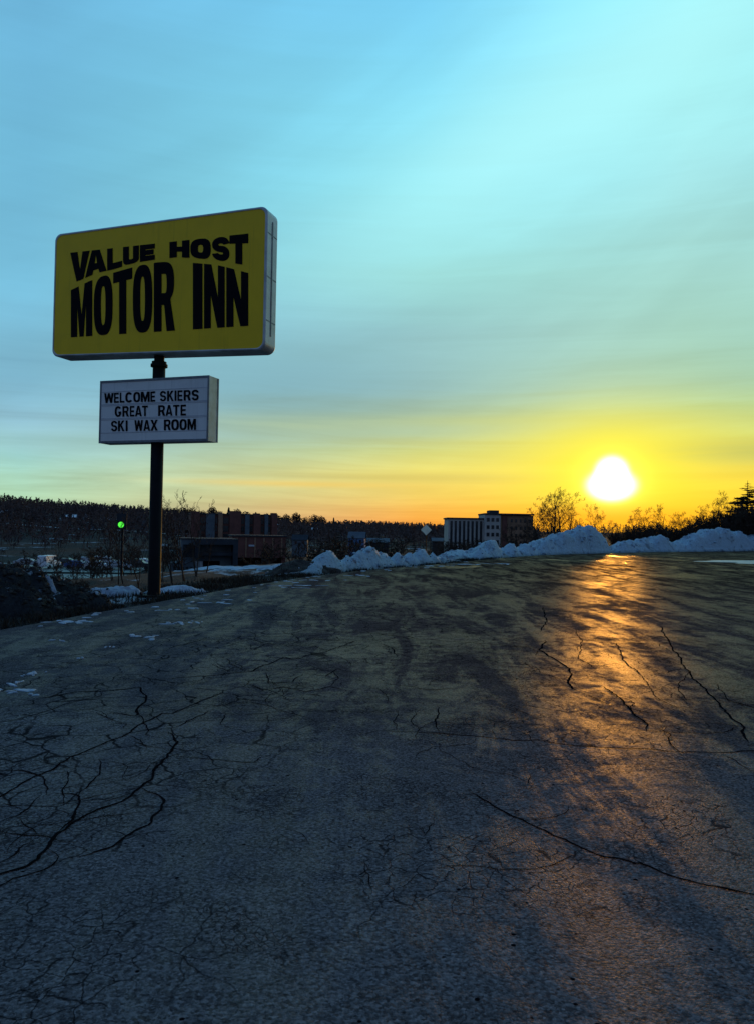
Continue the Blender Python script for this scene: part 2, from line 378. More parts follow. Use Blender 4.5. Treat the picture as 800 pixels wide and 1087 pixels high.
M_twig = simple('twigs', (0.050, 0.030, 0.022), 0.9, var=0.4, scale=4, spec=0.15)
M_needle = simple('needles', (0.022, 0.030, 0.018), 0.85, var=0.4, scale=4, spec=0.2)
M_wood = simple('bare_wood_mass', (0.14, 0.088, 0.072), 0.95, scale=0.03, c2=(0.060, 0.048, 0.050), spec=0.05)  # brown lightened in place of distance haze

# ---- terrain sheet
angs = []
a = -180.0
while a < 180:
    angs.append(a); a += 0.3 if -34 < a < 34 else 4.0
rad = [0.0]; r = 1.2
while r < 9000: rad.append(r); r *= 1.036
pts = []
for r in rad:
    for a in angs:
        x = r*math.sin(R(a)); y = r*math.cos(R(a)); pts.append((x, y, terr(x, y)))
g = grid_mesh('ground', pts, len(rad), len(angs), M_ground, closed=True)
g['kind'] = 'structure'

# ---- car park surface and cracks in one mesh
ts = [0, .25, .5, .8]; v = 1.2
while v < 30: ts.append(v); v += 0.5
while v < 260: ts.append(v); v *= 1.06
ys = []; y = -20.0
while y < 12: ys.append(y); y += 0.4
while y < 60: ys.append(y); y += 0.5
while y < 120: ys.append(y); y += 1.0
mb = MB(); nv = len(ts)
for y in ys:
    e = Er(y)
    for tt in ts: mb.v.append((e+tt, y, lotz(e+tt, y)))
for i in range(len(ys)-1):
    for j in range(nv-1):
        mb.f.append((i*nv+j, i*nv+j+1, (i+1)*nv+j+1, (i+1)*nv+j)); mb.m.append(0)
# skirt
for i in range(len(ys)-1):
    a, b = mb.v[i*nv], mb.v[(i+1)*nv]
    mb.quad((a[0], a[1], a[2]), (b[0], b[1], b[2]), (b[0]-.05, b[1], -0.12), (a[0]-.05, a[1], -0.12), 0)
NS = len(mb.f)
def L(pts, w): return ([(x/2, 650+y/2) for x, y in pts], w)
def Rr(pts, w): return ([(400+x/2, 580+y/2) for x, y in pts], w)
cracks = [
 L([(355,255),(378,275),(372,295),(345,315),(320,335),(318,355),(295,372),(240,405),(200,425),(160,445),(120,475),(90,510),(60,540),(0,562),(-60,590)], 20),
 L([(295,372),(330,385),(343,400),(333,425),(318,452),(290,465),(240,500),(190,518),(130,528)], 16),
 L([(70,183),(160,170),(240,166),(295,160),(310,175),(300,200),(285,218),(250,212),(215,215)], 20),
 L([(-40,415),(0,392),(60,358),(120,332),(160,305),(215,280),(262,258),(300,235),(345,215),(365,215),(440,185),(465,170)], 17),
 L([(-30,333),(0,335),(60,338),(85,350),(100,375),(98,388)], 12),
 L([(100,385),(150,385),(165,392),(165,410),(155,440),(120,475)], 13),
 L([(165,392),(190,370),(212,345),(215,310)], 11),
 L([(-20,455),(0,445),(40,430),(80,400),(100,388)], 12), L([(0,400),(45,418)], 9),
 L([(165,400),(200,405),(235,400),(295,378)], 9),
 L([(-20,462),(0,468),(40,475),(90,480),(130,490),(165,490)], 11),
 L([(-30,545),(0,530),(50,495),(85,478)], 12),
 L([(480,215),(475,228),(470,240)], 14), L([(350,80),(400,65),(440,55)], 16),
 L([(355,140),(450,135),(530,125),(570,110),(605,95),(620,100),(700,82),(760,60)], 18),
 L([(355,250),(385,240),(420,220),(450,205)], 12), L([(262,258),(300,275),(315,290)], 10),
 L([(200,210),(240,228),(262,235)], 10), L([(430,245),(460,262)], 9), L([(285,270),(312,285),(360,290)], 10),
 L([(520,150),(560,165),(600,160),(650,170),(700,158),(750,168)], 14), L([(560,128),(575,150),(620,148),(640,130)], 12),
 L([(640,130),(690,135),(715,120),(750,128)], 12), L([(700,158),(715,140),(705,125)], 10),
 L([(60,358),(30,372),(0,378)], 9), L([(120,475),(60,470),(0,478)], 9), L([(40,430),(60,445),(90,480)], 8),
 L([(770,530),(790,560),(798,580),(790,600)], 8), L([(590,470),(620,490),(680,495)], 6),
 Rr([(200,522),(240,548),(290,580),(340,602),(400,625),(430,645),(480,665),(560,680),(640,705),(720,720),(800,742),(860,750)], 15),
 Rr([(0,390),(60,395),(130,397),(200,405),(290,412),(340,412),(420,425),(520,432),(620,438),(720,440),(800,438),(860,440)], 15),
 Rr([(130,340),(125,370),(130,395)], 12), Rr([(42,350),(35,372),(40,392)], 8), Rr([(80,350),(75,370),(82,394)], 8),
 Rr([(355,200),(345,220),(375,240),(408,262),(412,275),(402,290),(425,310)], 24),
 Rr([(510,205),(520,240),(560,275)], 18), Rr([(480,300),(520,330),(545,358),(572,380),(578,395)], 20),
 Rr([(600,170),(620,205),(660,265),(700,310),(740,355),(775,385),(785,420)], 20),
 Rr([(0,185),(60,195),(130,200),(200,205),(290,212),(345,215)], 20), Rr([(0,290),(60,298),(120,305),(180,302)], 12),
 Rr([(740,330),(770,335),(800,345),(850,350)], 14), Rr([(95,600),(102,615),(125,590),(130,575)], 7), Rr([(350,130),(360,160),(345,180)], 20),
 Rr([(425,310),(470,330),(500,345)], 9), Rr([(560,275),(600,330),(640,345),(700,350)], 9), Rr([(0,205),(30,215),(42,235)], 14),
 Rr([(660,265),(640,300),(655,330)], 9), Rr([(330,480),(325,500),(332,520)], 6), Rr([(420,180),(435,205),(425,240),(470,262)], 12),
 Rr([(120,625),(112,640),(90,655)], 5), Rr([(90,590),(96,602),(104,618)], 6),
]
rc = random.Random(3)
jobs = [([ground(*p) for p in poly], wmm) for poly, wmm in cracks]
for P_, wmm in list(jobs):
    tot = 0.0
    for a, b in zip(P_, P_[1:]):
        tot += (b-a).length
        while tot > 0.55:
            tot -= rc.uniform(0.5, 1.4); q = a.lerp(b, rc.random()); d_ = (b-a).normalized(); an = rc.choice((-1, 1))*rc.uniform(.6, 1.5)
            d_ = Vector((d_.x*math.cos(an)-d_.y*math.sin(an), d_.x*math.sin(an)+d_.y*math.cos(an), 0))
            sp__ = [q.copy()]; st_l = rc.uniform(.05, .12)*(1+q.y*.09)
            for k in range(rc.randint(3, 8)):
                an = rc.gauss(0, .45); d_ = Vector((d_.x*math.cos(an)-d_.y*math.sin(an), d_.x*math.sin(an)+d_.y*math.cos(an), 0)); sp__.append(sp__[-1]+d_*st_l)
            if sp__[-1].x > E_(sp__[-1].y)+.3: jobs.append((sp__, max(4.5, min(.5*wmm, 10))))
# free hairlines over the middle distance
for k in range(170):
    y = rc.uniform(3.2, 26); x = E_(y)+.6+rc.random()*(7+y*.75); d_ = Vector((1, rc.gauss(0, .35), 0)) if rc.random() < .6 else Vector((rc.gauss(0, .5), 1, 0)); d_.normalize()
    sp__ = [Vector((x, y, 0))]; st_l = rc.uniform(.05, .10)*(1+y*.14)
    for j in range(rc.randint(4, 12)):
        an = rc.gauss(0, .35); d_ = Vector((d_.x*math.cos(an)-d_.y*math.sin(an), d_.x*math.sin(an)+d_.y*math.cos(an), 0)); sp__.append(sp__[-1]+d_*st_l)
    jobs.append((sp__, 3.2+.42*y))
for P_, wmm in jobs:
    line = []
    for a, b in zip(P_, P_[1:]):
        n = max(1, int((b-a).length/0.035)); n = min(n, 60)
        for i in range(n): line.append(a.lerp(b, i/n))
    line.append(P_[-1])
    ph = rc.random()*50; N = len(line); pr = None
    for i, p in enumerate(line):
        t_ = (line[min(i+1, N-1)]-line[max(i-1, 0)]); t_.z = 0; t_.normalize(); nn = Vector((-t_.y, t_.x, 0))
        off = 0.045*nz(p.x*3, p.y*3, ph) + 0.018*nz(p.x*14, p.y*14, ph)
        env = min(1, (i+1)/6, (N-i)/6)
        wd = wmm*0.00044*env*(0.95+0.9*abs(nz(p.x*7, p.y*7, ph+5))+0.35*nz(p.x*30, p.y*30, ph))
        c_ = p + nn*off
        l_ = c_ + nn*wd; r_ = c_ - nn*wd*(0.8+0.5*nz(p.x*20, p.y*20, 2))
        zz = lotz(c_.x, c_.y)+0.004
        cur = ((l_.x, l_.y, zz), (r_.x, r_.y, zz))
        if pr: mb.quad(pr[1], cur[1], cur[0], pr[0], 1)
        pr = cur
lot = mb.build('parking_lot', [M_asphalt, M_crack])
lot.data.polygons.foreach_set('use_smooth', [True]*len(lot.data.polygons))
lot['kind'] = 'structure'

# ------------------------------------------------------------------ snow banks
def bank(name, label, piles, d0, d1, base, ridge_off, seed, width=5.0, cat='snow bank', mat=None):
    """heightfield following the edge of the car park between depths d0 and d1"""
    path = []; y = d0
    while y <= d1:
        path.append(Vector((E_(y), y, 0))); y += 0.14
    # smooth + resample evenly
    line = [path[0]]
    for p in path:
        if (p-line[-1]).length > 0.16: line.append(p)
    nvv = int(width/0.14); pts = []; N = len(line)
    for i, p in enumerate(line):
        t_ = line[min(i+6, N-1)]-line[max(i-6, 0)]; t_.normalize(); nn = Vector((-t_.y, t_.x, 0))
        endf = min(1, (i+.0)/12, (N-1-i)/12)
        for j in range(nvv):
            vv = 0.15 + (width)*j/(nvv-1)
            q = p + nn*vv
            h = base*math.exp(-((vv-ridge_off)/1.1)**2)*(0.8+0.4*nz(q.x*0.5, q.y*0.5, seed))
            for (cx, cy, hh, rr) in piles:
                dd = math.hypot(q.x-cx, q.y-cy)/rr
                if dd < 1.6:
                    hc = hh*(1-dd)*1.0 if dd > 0.18 else hh*(0.82+ (0.18**2-dd*dd)*1.2)
                    # smooth max
                    kk = 0.10*hh+0.03
                    m_ = max(h, hc); h = m_ + kk*math.exp(-abs(h-hc)/kk)*0.5
            h *= (1+0.12*nz(q.x*1.4, q.y*1.4, seed))
            h += 0.15*nz(q.x*2.3, q.y*2.3, seed+2)*min(1, h) + 0.13*(0.35-abs(nz(q.x*4.5, q.y*4.5, seed+4)))*min(1, h*2) + 0.10*(.3-abs(nz(q.x*8, q.y*8, seed+6)))*min(1, h*2)
            e = min(1, j/5, (nvv-1-j)/4)*endf
            bz = terr(q.x, q.y)
            pts.append((q.x, q.y, bz - 0.06 + (h+0.05)*sm(e, 0, 1)))
    o = grid_mesh(name, pts, N, nvv, mat or M_snow)
    return tag(o, label, cat)
def edge_depth(px):
    best = None
    for i in range(400):
        y = 10+i*0.25
        if ground(px, 561).x is None: pass
        x = atx(px, y)
        if x < E_(y): continue
        best = y
    return best
# depth at which the sight line over a pixel column meets the edge of the car park
def eyd(px):
    y = 10.0
    while y < 130:
        if atx(px, y) <= E_(y): return y
        y += 0.1
    return 130
def pile(px, ytop, rr=1.7, add=1.6):
    d = eyd(px)+add; p = at(px, ytop, d)
    h = p.z - terr(p.x, p.y)+0.02
    return (p.x, p.y, h/0.86, max(rr*h, 0.7))
near_piles = [pile(*q) for q in [(338,592,1.5),(352,583,1.55),(370,590,1.2),(384,585,1.3),(396,580.5,1.5),(408,584,1.2),(424,587,1.3),(438,586,1.3),(451,582,1.4),(462,585,1.2),(474,590,1.4),(490,590,1.4),(503,587,1.4)]]
tall_piles = [pile(*q) for q in [(513,581,1.6,2.2),(525,573,2.0,2.4),(543,578,1.9,2.4),(560,578,2.2,2.4),(577,572,2.2,2.6),(594,566,2.0,2.8),(608,564,2.0,3),(621,559.5,1.9,3),(636,566,1.7,2.8),(648,571,1.8,2.6),(659,575,1.8,2.4)]]
far_piles = [pile(*q) for q in [(660,575,1.9,2.4),(668,574,2.0,2.4),(680,572,2.0,2.6),(697,569,2.0,2.6),(716,575,1.8,2.6),(734,568,2.0,3),(750,563,2.0,3),(764,562,2.2,3),(780,565,2.0,3),(797,568,2.0,3),(815,565,1.6,3),(840,566,1.6,3),(870,564,1.6,3),(905,566,1.6,3)]]
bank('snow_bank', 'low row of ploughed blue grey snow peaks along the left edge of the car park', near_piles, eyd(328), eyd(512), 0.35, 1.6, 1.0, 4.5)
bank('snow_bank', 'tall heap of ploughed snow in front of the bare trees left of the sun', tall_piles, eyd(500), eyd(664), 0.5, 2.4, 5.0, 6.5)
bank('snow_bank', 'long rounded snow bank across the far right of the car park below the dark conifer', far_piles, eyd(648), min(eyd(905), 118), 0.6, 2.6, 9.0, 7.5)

def mound(name, label, cat, cx, cy, lx, ly, h, rz, mat, seed, rough=0.25, exp_=1.0, kind=None):
    n = 70; m_ = 50; pts = []
    for i in range(n):
        for j in range(m_):
            a_, b_ = (i/(n-1)*2-1), (j/(m_-1)*2-1)
            x = a_*lx*math.cos(rz)-b_*ly*math.sin(rz)+cx; y = a_*lx*math.sin(rz)+b_*ly*math.cos(rz)+cy
            rr = max(0.0, math.hypot(a_, b_)+0.22*nz(a_*2+seed, b_*2)+(.38*nz(a_*4.5+seed, b_*3)+.2*nz(a_*10, b_*8, seed) if name == 'snow_heap' else 0))
            hh = h*max(0, 1-rr**1.6)**exp_
            hh *= 1+rough*nz(x*1.1, y*1.1, seed)*2
            hh += 0.12*h*nz(x*4, y*4, seed)*min(1, hh*4)+0.05*h*abs(nz(x*10, y*10, seed))*min(1, hh*4)
            pts.append((x, y, terr(x, y)-0.05+hh*1.0))
    o = grid_mesh(name, pts, n, m_, mat)
    return tag(o, label, cat, kind=kind)

def soil_mound_material():
    m, t, b = material('soil_with_snow_crust')
    co = t.new('ShaderNodeTexCoord').outputs['Object']
    n = t.noise(co, 2.2, 8, 0.75); f = t.noise(co, 14, 6, 0.7)
    ge = t.new('ShaderNodeNewGeometry'); sx = t.new('ShaderNodeSeparateXYZ'); t.put(sx.inputs[0], ge.outputs['Normal'])
    c = t.mix(t.mr(n, 0.3, 0.7), (0.010, 0.011, 0.013, 1), (0.055, 0.056, 0.060, 1))
    c = t.mix(t.mr(f, 0.55, 0.7, 0, .6), c, (0.085, 0.085, 0.08, 1))
    sn = t.mr(t.noise(co, 1.3, 7, 0.68), 0.56, 0.60)
    sn = t.math('MULTIPLY', sn, t.mr(sx.outputs[2], 0.72, 0.9))
    c = t.mix(t.math('MULTIPLY', sn, 0.8), c, (0.50, 0.58, 0.66, 1))
    t.put(b.inputs['Base Color'], c); b.inputs['Roughness'].default_value = 0.95; b.inputs['Specular IOR Level'].default_value = 0.1
    bp = t.new('ShaderNodeBump'); bp.inputs['Distance'].default_value = 0.1
    t.put(bp.inputs['Height'], t.math('ADD', n, f)); t.put(b.inputs['Normal'], bp.outputs[0])
    return m
M_mound = soil_mound_material()
p0 = at(-5, 598, 14.4)
mound('soil_mound', 'big dark mound of soil crusted with snow at the left edge of the photo', 'mound', p0.x-.5, p0.y, 2.5, 1.5, p0.z-terr(p0.x, p0.y)+.12, R(6), M_mound, 2.0, 0.3, 0.8)
p1 = at(58, 613, 14.9)
mound('soil_mound', 'lower shoulder of dark soil between the big left mound and the motel sign pole', 'mound', p1.x, p1.y, 1.15, 0.8, p1.z-terr(p1.x, p1.y)+.06, R(-8), M_mound, 7.0, 0.35, 0.8)
p2 = at(318, 597, 27.6)
mound('soil_mound', 'small dark soil heap against the first snow peak beside the car park', 'mound', p2.x, p2.y, 1.5, 0.9, p2.z-terr(p2.x, p2.y)+.04, R(10), M_soil, 4.0, 0.3, 0.8)
# snow heaps on the falling ground behind the sign
for (px, ty, d, lx, ly, lab) in [
    (180, 624, 18.6, 0.95, 0.5, 'small heap of snow just right of the foot of the motel sign pole'),
    (112, 625, 18.4, 1.15, 0.5, 'flat strip of snow left of the motel sign pole'),
    (228, 602, 40, 2.1, 1.4, 'left one of two snow heaps in front of the grey flat roofed building'),
    (272, 603, 38, 2.3, 1.3, 'right one of two snow heaps, in front of the low brick building'),
    (300, 600, 36, 1.2, 1.0, 'short snow heap beside the small dark soil heap'),
    (31, 607, 14.5, 0.6, 0.22, 'tilted crust of snow lying on the crest of the big dark soil mound')]:
    p = at(px, ty, d); hh = p.z-terr(p.x, p.y)+0.06
    mound('snow_heap', lab, 'snow heap', p.x, p.y, lx, ly, max(0.14, hh), R(8), M_snow_low, px*0.1, 0.25, 0.9)

# scattered scraps of snow and a thin sheet at the far right: loose, uncountable
mb = MB(); rs = random.Random(5)
def scrap(cx, cy, lx, ly, rz, z=None, k=14, th=0.012):
    ring = []; ph = rs.random()*30
    for i in range(k):
        t_ = 2*math.pi*i/k; q = 1+0.7*nz(math.cos(t_)*1.6+ph, math.sin(t_)*1.6)
        a_, b_ = lx*q*math.cos(t_), ly*q*math.sin(t_)
        ring.append((cx+a_*math.cos(rz)-b_*math.sin(rz), cy+a_*math.sin(rz)+b_*math.cos(rz)))
    zb = z if z is not None else lotz(cx, cy)
    n = len(mb.v)
    for (x, y) in ring: mb.v.append((x, y, zb+0.001))
    for (x, y) in ring: mb.v.append((cx+(x-cx)*.8, cy+(y-cy)*.8, zb+th))
    for i in range(k):
        j = (i+1) % k; mb.f.append((n+i, n+j, n+k+j, n+k+i)); mb.m.append(0)
    mb.f.append(tuple(n+k+i for i in range(k))); mb.m.append(0)
for (px, py, a_, b_) in [(6,733,.16,.07),(14,737,.12,.05),(28,716,.05,.03),(38,714,.05,.03),(150,676,.16,.06),(158,678,.08,.05),(195,662,.22,.06),(200,661,.16,.05),(58,680,.06,.03),(116,687,.05,.03),(82,659,.30,.09),(64,661,.2,.06),(180,648,.16,.06),(200,646,.14,.05),(232,640,.3,.07),(240,637,.25,.07),(300,622,.3,.07),(312,624,.25,.06),(326,622,.3,.08),(85,698,.04,.02),(20,724,.04,.02),(330,607+9,.3,.07),(475,601,.6,.12),(500,599,.6,.12),(522,598.5,.8,.12),(380,611,.3,.08)]:
    g_ = ground(px, py)
    for q in range(5): scrap(g_.x+rs.gauss(0, a_*.9), g_.y+rs.gauss(0, b_*1.6), a_*rs.uniform(.15, .7), b_*rs.uniform(.2, .8), rs.random()*3, k=16, th=.006+.002*q)
for i in range(45):
    y = rs.uniform(11.6, 40); x = E_(y)+abs(rs.gauss(0, 0.5))+0.05; s_ = rs.uniform(.02, .07); scrap(x, y, s_*1.6, s_, rs.random())
sc = mb.build('snow_scraps', M_snow_low); tag(sc, 'thin scraps and sheets of old snow scattered on the asphalt near its edges', 'snow', kind='stuff')

# sheet of refrozen meltwater at the far right
m_ice, t, b_ = material('refrozen_meltwater')
co = t.new('ShaderNodeTexCoord').outputs['Object']
t.put(b_.inputs['Base Color'], t.mix(t.mr(t.noise(co, 0.7, 6, .6), .35, .65), (0.20, 0.22, 0.24, 1), (0.42, 0.46, 0.50, 1)))
b_.inputs['Roughness'].default_value = 0.45; b_.inputs['Specular IOR Level'].default_value = 0.25
mb = MB(); g_ = ground(793, 596.5); scrap(g_.x+1.9, g_.y, 4.8, 2.6, 0.15, th=0.02, k=48)
o = mb.build('ice_sheet', m_ice); o['kind'] = 'structure'

# ------------------------------------------------------------------ grass along verge and mounds (stuff)
def surf(x, y):  # rough surface height incl. mounds handled by ray cast later
    return terr(x, y)
dg = bpy.context.evaluated_depsgraph_get(); dg.update()
def drop(x, y, z0=6.0):
    hit, loc, nrm, idx, ob, mt = S.ray_cast(dg, Vector((x, y, z0)), Vector((0, 0, -1)))
    return (loc.z, ob) if hit else (terr(x, y), None)
mb = MB(); rg = random.Random(11)
def blade(x, y, z, h, w_, lean):
    a_ = rg.random()*6.283; dx, dy = math.cos(a_), math.sin(a_)
    px_, py_ = -dy*w_, dx*w_
    tip = (x+dx*lean*h, y+dy*lean*h, z+h)
    mb.tri((x-px_, y-py_, z-0.01), (x+px_, y+py_, z-0.01), tip)
cnt = 0
while cnt < 15000:
    y = rg.uniform(10.5, 46); s_ = abs(rg.gauss(0, 1.8)); x = E_(y)-0.05-s_
    if nz(x*0.8, y*0.8, 8) < -0.05 or (y > 24 and s_ > 1.0 and rg.random() < .8): 
        if rg.random() < .85: continue
    z, ob = drop(x, y)
    if ob and ob.name.startswith('snow'): continue
    h = rg.uniform(.05, .16)*(.8 if ob and ob.name.startswith('soil') else 1)
    if ob and ob.name.startswith('soil') and rg.random() < .6: continue
    blade(x, y, z, h, 0.006+0.0006*y*rg.random()*.6, rg.uniform(.2, 1.1)); cnt += 1
gr = mb.build('dead_grass', M_grass); tag(gr, 'short dead winter grass and brush along the edge of the asphalt', 'grass', kind='stuff')


IV = []; ph_ = (1+5**.5)/2
for a_ in (-1, 1):
    for b_ in (-ph_, ph_): IV += [(0, a_, b_), (a_, b_, 0), (b_, 0, a_)]
bm_ = bmesh.new()
for v_ in IV: bm_.verts.new(Vector(v_).normalized())
bmesh.ops.convex_hull(bm_, input=list(bm_.verts)); bm_.verts.ensure_lookup_table(); bm_.verts.index_update()
IV = [v_.co.copy() for v_ in bm_.verts]; IFc = [tuple(v_.index for v_ in f_.verts) for f_ in bm_.faces]; bm_.free()
rk = random.Random(19)
def lump(mb_, x, y, z, r_):
    n = len(mb_.v); sx_, sy_, sz_ = (r_*rk.uniform(.6, 1.3) for _ in range(3))
    for v_ in IV:
        q = rk.uniform(.65, 1.15); mb_.v.append((x+v_.x*sx_*q, y+v_.y*sy_*q, z+v_.z*sz_*q*.8))
    for f_ in IFc: mb_.f.append(tuple(n+i for i in f_)); mb_.m.append(0)
mb_s, mb_d = MB(), MB(); cnt = 0; tries = 0
while cnt < 900 and tries < 40000:
    tries += 1
    y = 12+75*rk.random()**1.3; x = E_(y)-rk.uniform(-.1, 5.5); z, ob = drop(x, y)
    if ob and ob.name.startswith('snow_bank'):
        lump(mb_s, x, y, z, min(.26, rk.uniform(.04, .11)+.0018*y*rk.random())); cnt += 1
for i in range(1500):
    x = rk.gauss(p0.x+.9, 1.9); y = rk.gauss(p0.y, .9); z, ob = drop(x, y)
    if ob and ob.name.startswith('soil'): lump(mb_d if rk.random() < .97 else mb_s, x, y, z, rk.uniform(.015, .08))
for i in range(700):
    y = rk.uniform(11.5, 45); x = E_(y)-abs(rk.gauss(0, 1.2)); z, ob = drop(x, y)
    lump(mb_d if rk.random() < .85 else mb_s, x, y, z, rk.uniform(.015, .05))
tag(mb_s.build('snow_chunks', M_snow), 'broken lumps of icy snow littering the ploughed banks and the verge', 'snow lumps', kind='stuff')
tag(mb_d.build('soil_clods', M_soil), 'dark clods of soil and gravel littering the left mound and the verge', 'soil clods', kind='stuff')

# ------------------------------------------------------------------ trees
def grow(rn, p, d, length, rad_, lvl, maxl, out_, nb=(3, 5), spread=0.7, gn=0.07, wob=0.09, mul=0.66):
    """tapering limb made of short wobbling pieces, with side shoots"""
    n = 5 if lvl == 0 else (4 if lvl == 1 else 3)
    pts = [Vector(p)]; dd = Vector(d).normalized()
    for i in range(n):
        dd = (dd + Vector((rn.gauss(0, wob), rn.gauss(0, wob), rn.gauss(0, wob*.6)+gn))).normalized()
        pts.append(pts[-1] + dd*(length/n))
    for i in range(n):
        r0 = rad_*(1-0.75*i/n); r1 = rad_*(1-0.75*(i+1)/n)
        out_.append((pts[i].copy(), pts[i+1].copy(), r0, r1, lvl))
    if lvl >= maxl: return
    k = rn.randint(*nb) + (2 if lvl == 0 else 0)
    for j in range(k):
        t_ = (0.30 if lvl == 0 else 0.2) + (0.72 if lvl == 0 else 0.8)*(j+rn.random())/k
        t_ = min(t_, 0.99); i = int(t_*n); fpos = pts[i].lerp(pts[i+1], t_*n-i)
        base_d = (pts[i+1]-pts[i]).normalized(); a_ = rn.random()*6.283
        o1 = base_d.orthogonal().normalized(); o2 = base_d.cross(o1)
        side = o1*math.cos(a_)+o2*math.sin(a_)
        nd = (base_d*(1-spread*.6) + side*spread + Vector((0, 0, .15))).normalized()
        grow(rn, fpos, nd, length*mul*rn.uniform(.55, 1.0)*(1.1-0.45*t_), rad_*(1-0.75*t_)*0.55, lvl+1, maxl, out_, nb, spread, gn, wob, mul)
def bare_tree(name, seed, h, rad_, maxl=3, nb=(3, 5), spread=.75, twig_min=0.008, label='', cat='tree', group=None, stems=1, mul=0.62):
    rn = random.Random(seed); root = empty(name, (0, 0, 0))
    for s_ in range(stems):
        segs = []
        d = Vector((rn.gauss(0, .16 if stems > 1 else .03), rn.gauss(0, .16 if stems > 1 else .03), 1))
        grow(rn, (rn.gauss(0, .12)*(stems > 1), rn.gauss(0, .12)*(stems > 1), 0), d, h*(rn.uniform(.72, .98) if stems > 1 else .95)*0.92, rad_, 0, maxl, segs, nb, spread, mul=mul)
        t_, c_ = MB(), MB()
        for (a_, b_, r0, r1, lv) in segs:
            r0 = max(r0, twig_min*(1.3 if lv < 2 else 1)); r1 = max(r1, twig_min*0.7)
            if lv == 0: t_.seg(a_, b_, r0, r1, 6)
            else: c_.seg(a_, b_, r0, r1, 4 if lv == 1 else 3)
        q = t_.build('trunk' if stems == 1 else 'stem', M_bark, root); c_.build('branches', M_twig, root if stems == 1 else q)
    tag(root, label, cat, group)
    return root
def hmax(o):
    m = 0
    for c in o.children_recursive:
        if c.type == 'MESH': m = max(m, max(v.co.z for v in c.data.vertices))
    return m
def put(o, px, d, ztop=None, hproto=None, rz=None, sxy=None, base=None):
    p = at(px, 560, d); z = terr(p.x, p.y)-0.03 if base is None else base
    o.location = (p.x, p.y, z)
    if ztop is not None:
        s_ = (at(px, ztop, d).z - z)/hproto; q = s_ if sxy is None else sxy*s_
        o.scale = (q, q, s_)
    if rz is not None: o.rotation_euler = (0, 0, rz)
    return o
rt = random.Random(21)
# saplings on the falling ground behind the sign
pA = [bare_tree('sapling', 100+i, 5.0, 0.045, 3, (4, 6), .6, 0.007, stems=2, mul=.5) for i in range(3)]
HA = {o.children[0].data.name: hmax(o) for o in pA}
sap = [(118,548,27,'thin bare sapling left of the sign pole with its top against the hillside'),
       (131,541,25,'straight dark sapling midway between the green flare stand-in and the sign pole'),
       (148,556,24,'short bare sapling close to the left side of the sign pole'),
       (184,532,25,'bare sapling just right of the sign pole reaching the sky'),
       (197,521,26,'tall bare sapling rising into the sky right of the sign pole'),
       (211,519,29,'tallest bare sapling leaning right above the brick apartment roof'),
       (175,552,27,'low bare sapling half hidden behind the sign pole'),
       (100,565,30,'low bare sapling above the parked cars left of the sign'),
       (66,572,30,'small bare sapling behind the left soil mound'),
       (222,556,33,'thin sapling in front of the grey building'),
       (82,578,22,'knee high bare sapling beside the snow strip')]
for i, (px, ty, d, lab) in enumerate(sap):
    o = pA[i] if i < 3 else copy_tree(pA[rt.randrange(3)])
    put(o, px, d, ty, HA[o.children[0].data.name], rt.random()*6.28); tag(o, lab, 'sapling', 'bare saplings around the motel sign')
# bare trees behind the far snow bank
pB = [bare_tree('bare_tree', 200+i, 8.0, 0.17, 4, (4, 6), .85, 0.015, mul=.68) for i in range(3)]
HB_ = {o.children[0].data.name: hmax(o) for o in pB}
far = [(589,516,92,.95,'large bare tree with a round crown left of the sun, behind the tall snow heap'),
       (584,521,96,1.0,'bare tree just behind the left half of the large round crowned tree'),
       (594,522,99,1.1,'bare tree just behind the right half of the large round crowned tree'),
       (576,538,94,1.0,'low bare tree at the left foot of the large round crowned tree'),
       (603,530,98,.8,'smaller bare tree touching the right side of the round crowned tree'),
       (631,534,100,.75,'slim bare tree directly below the setting sun'),
       (569,545,95,.9,'thin bare tree at the right end of the long pale apartment building'),
       (668,546,96,1.0,'short bare tree right of the setting sun'),
       (689,538,92,1.1,'bushy bare tree midway between the sun and the conifer, left of a denser one'),
       (702,534,95,1.0,'dense bare tree midway between the sun and the conifer'),
       (716,548,90,1.3,'low spreading bare tree behind the dip in the right snow bank'),
       (731,543,92,1.2,'broad bare tree behind the crest of the right snow bank'),
       (745,538,88,1.0,'bare tree three crowns left of the dark conifer'),
       (757,528,86,1.0,'tall thin bare tree two crowns left of the dark conifer'),
       (768,520,84,1.0,'tall bare tree touching the left side of the dark conifer'),
       (612,549,104,1.2,'low bare tree showing just over the top of the tall snow heap'),
       (650,552,104,1.3,'lowest bare tree in the gap between the two far snow banks'),
       (556,556,100,1.3,'low bare tree in front of the brown end of the long apartment building')]
for i, (px, ty, d, q, lab) in enumerate(far):
    o = pB[i] if i < 3 else copy_tree(pB[rt.randrange(3)])
    put(o, px, d, ty, HB_[o.children[0].data.name], rt.random()*6.28, q); tag(o, lab, 'tree', 'bare trees behind the far snow bank')
# scrub behind the right bank
pS = [bare_tree('bare_shrub', 300+i, 3.0, 0.035, 3, (4, 6), .8, 0.014, stems=5, mul=.62) for i in range(3)]
HS_ = {o.children[0].data.name: hmax(o) for o in pS}
shr = []
for i in range(34):
    px = 650+i*4.9+rt.uniform(-2, 2); shr.append((px, interp(px, [(650, 563), (690, 553), (720, 557), (745, 548), (765, 540), (800, 532)])+rt.uniform(-2, 5), rt.uniform(80, 96)))
for i, (px, ty, d) in enumerate(shr):
    o = pS[i] if i < 3 else copy_tree(pS[rt.randrange(3)])
    put(o, px, d, ty, HS_[o.children[0].data.name], rt.random()*6.28, 1.2); tag(o, 'leafless twiggy shrub in the thicket behind the right snow bank', 'shrub', 'shrubs in the thicket behind the right snow bank')

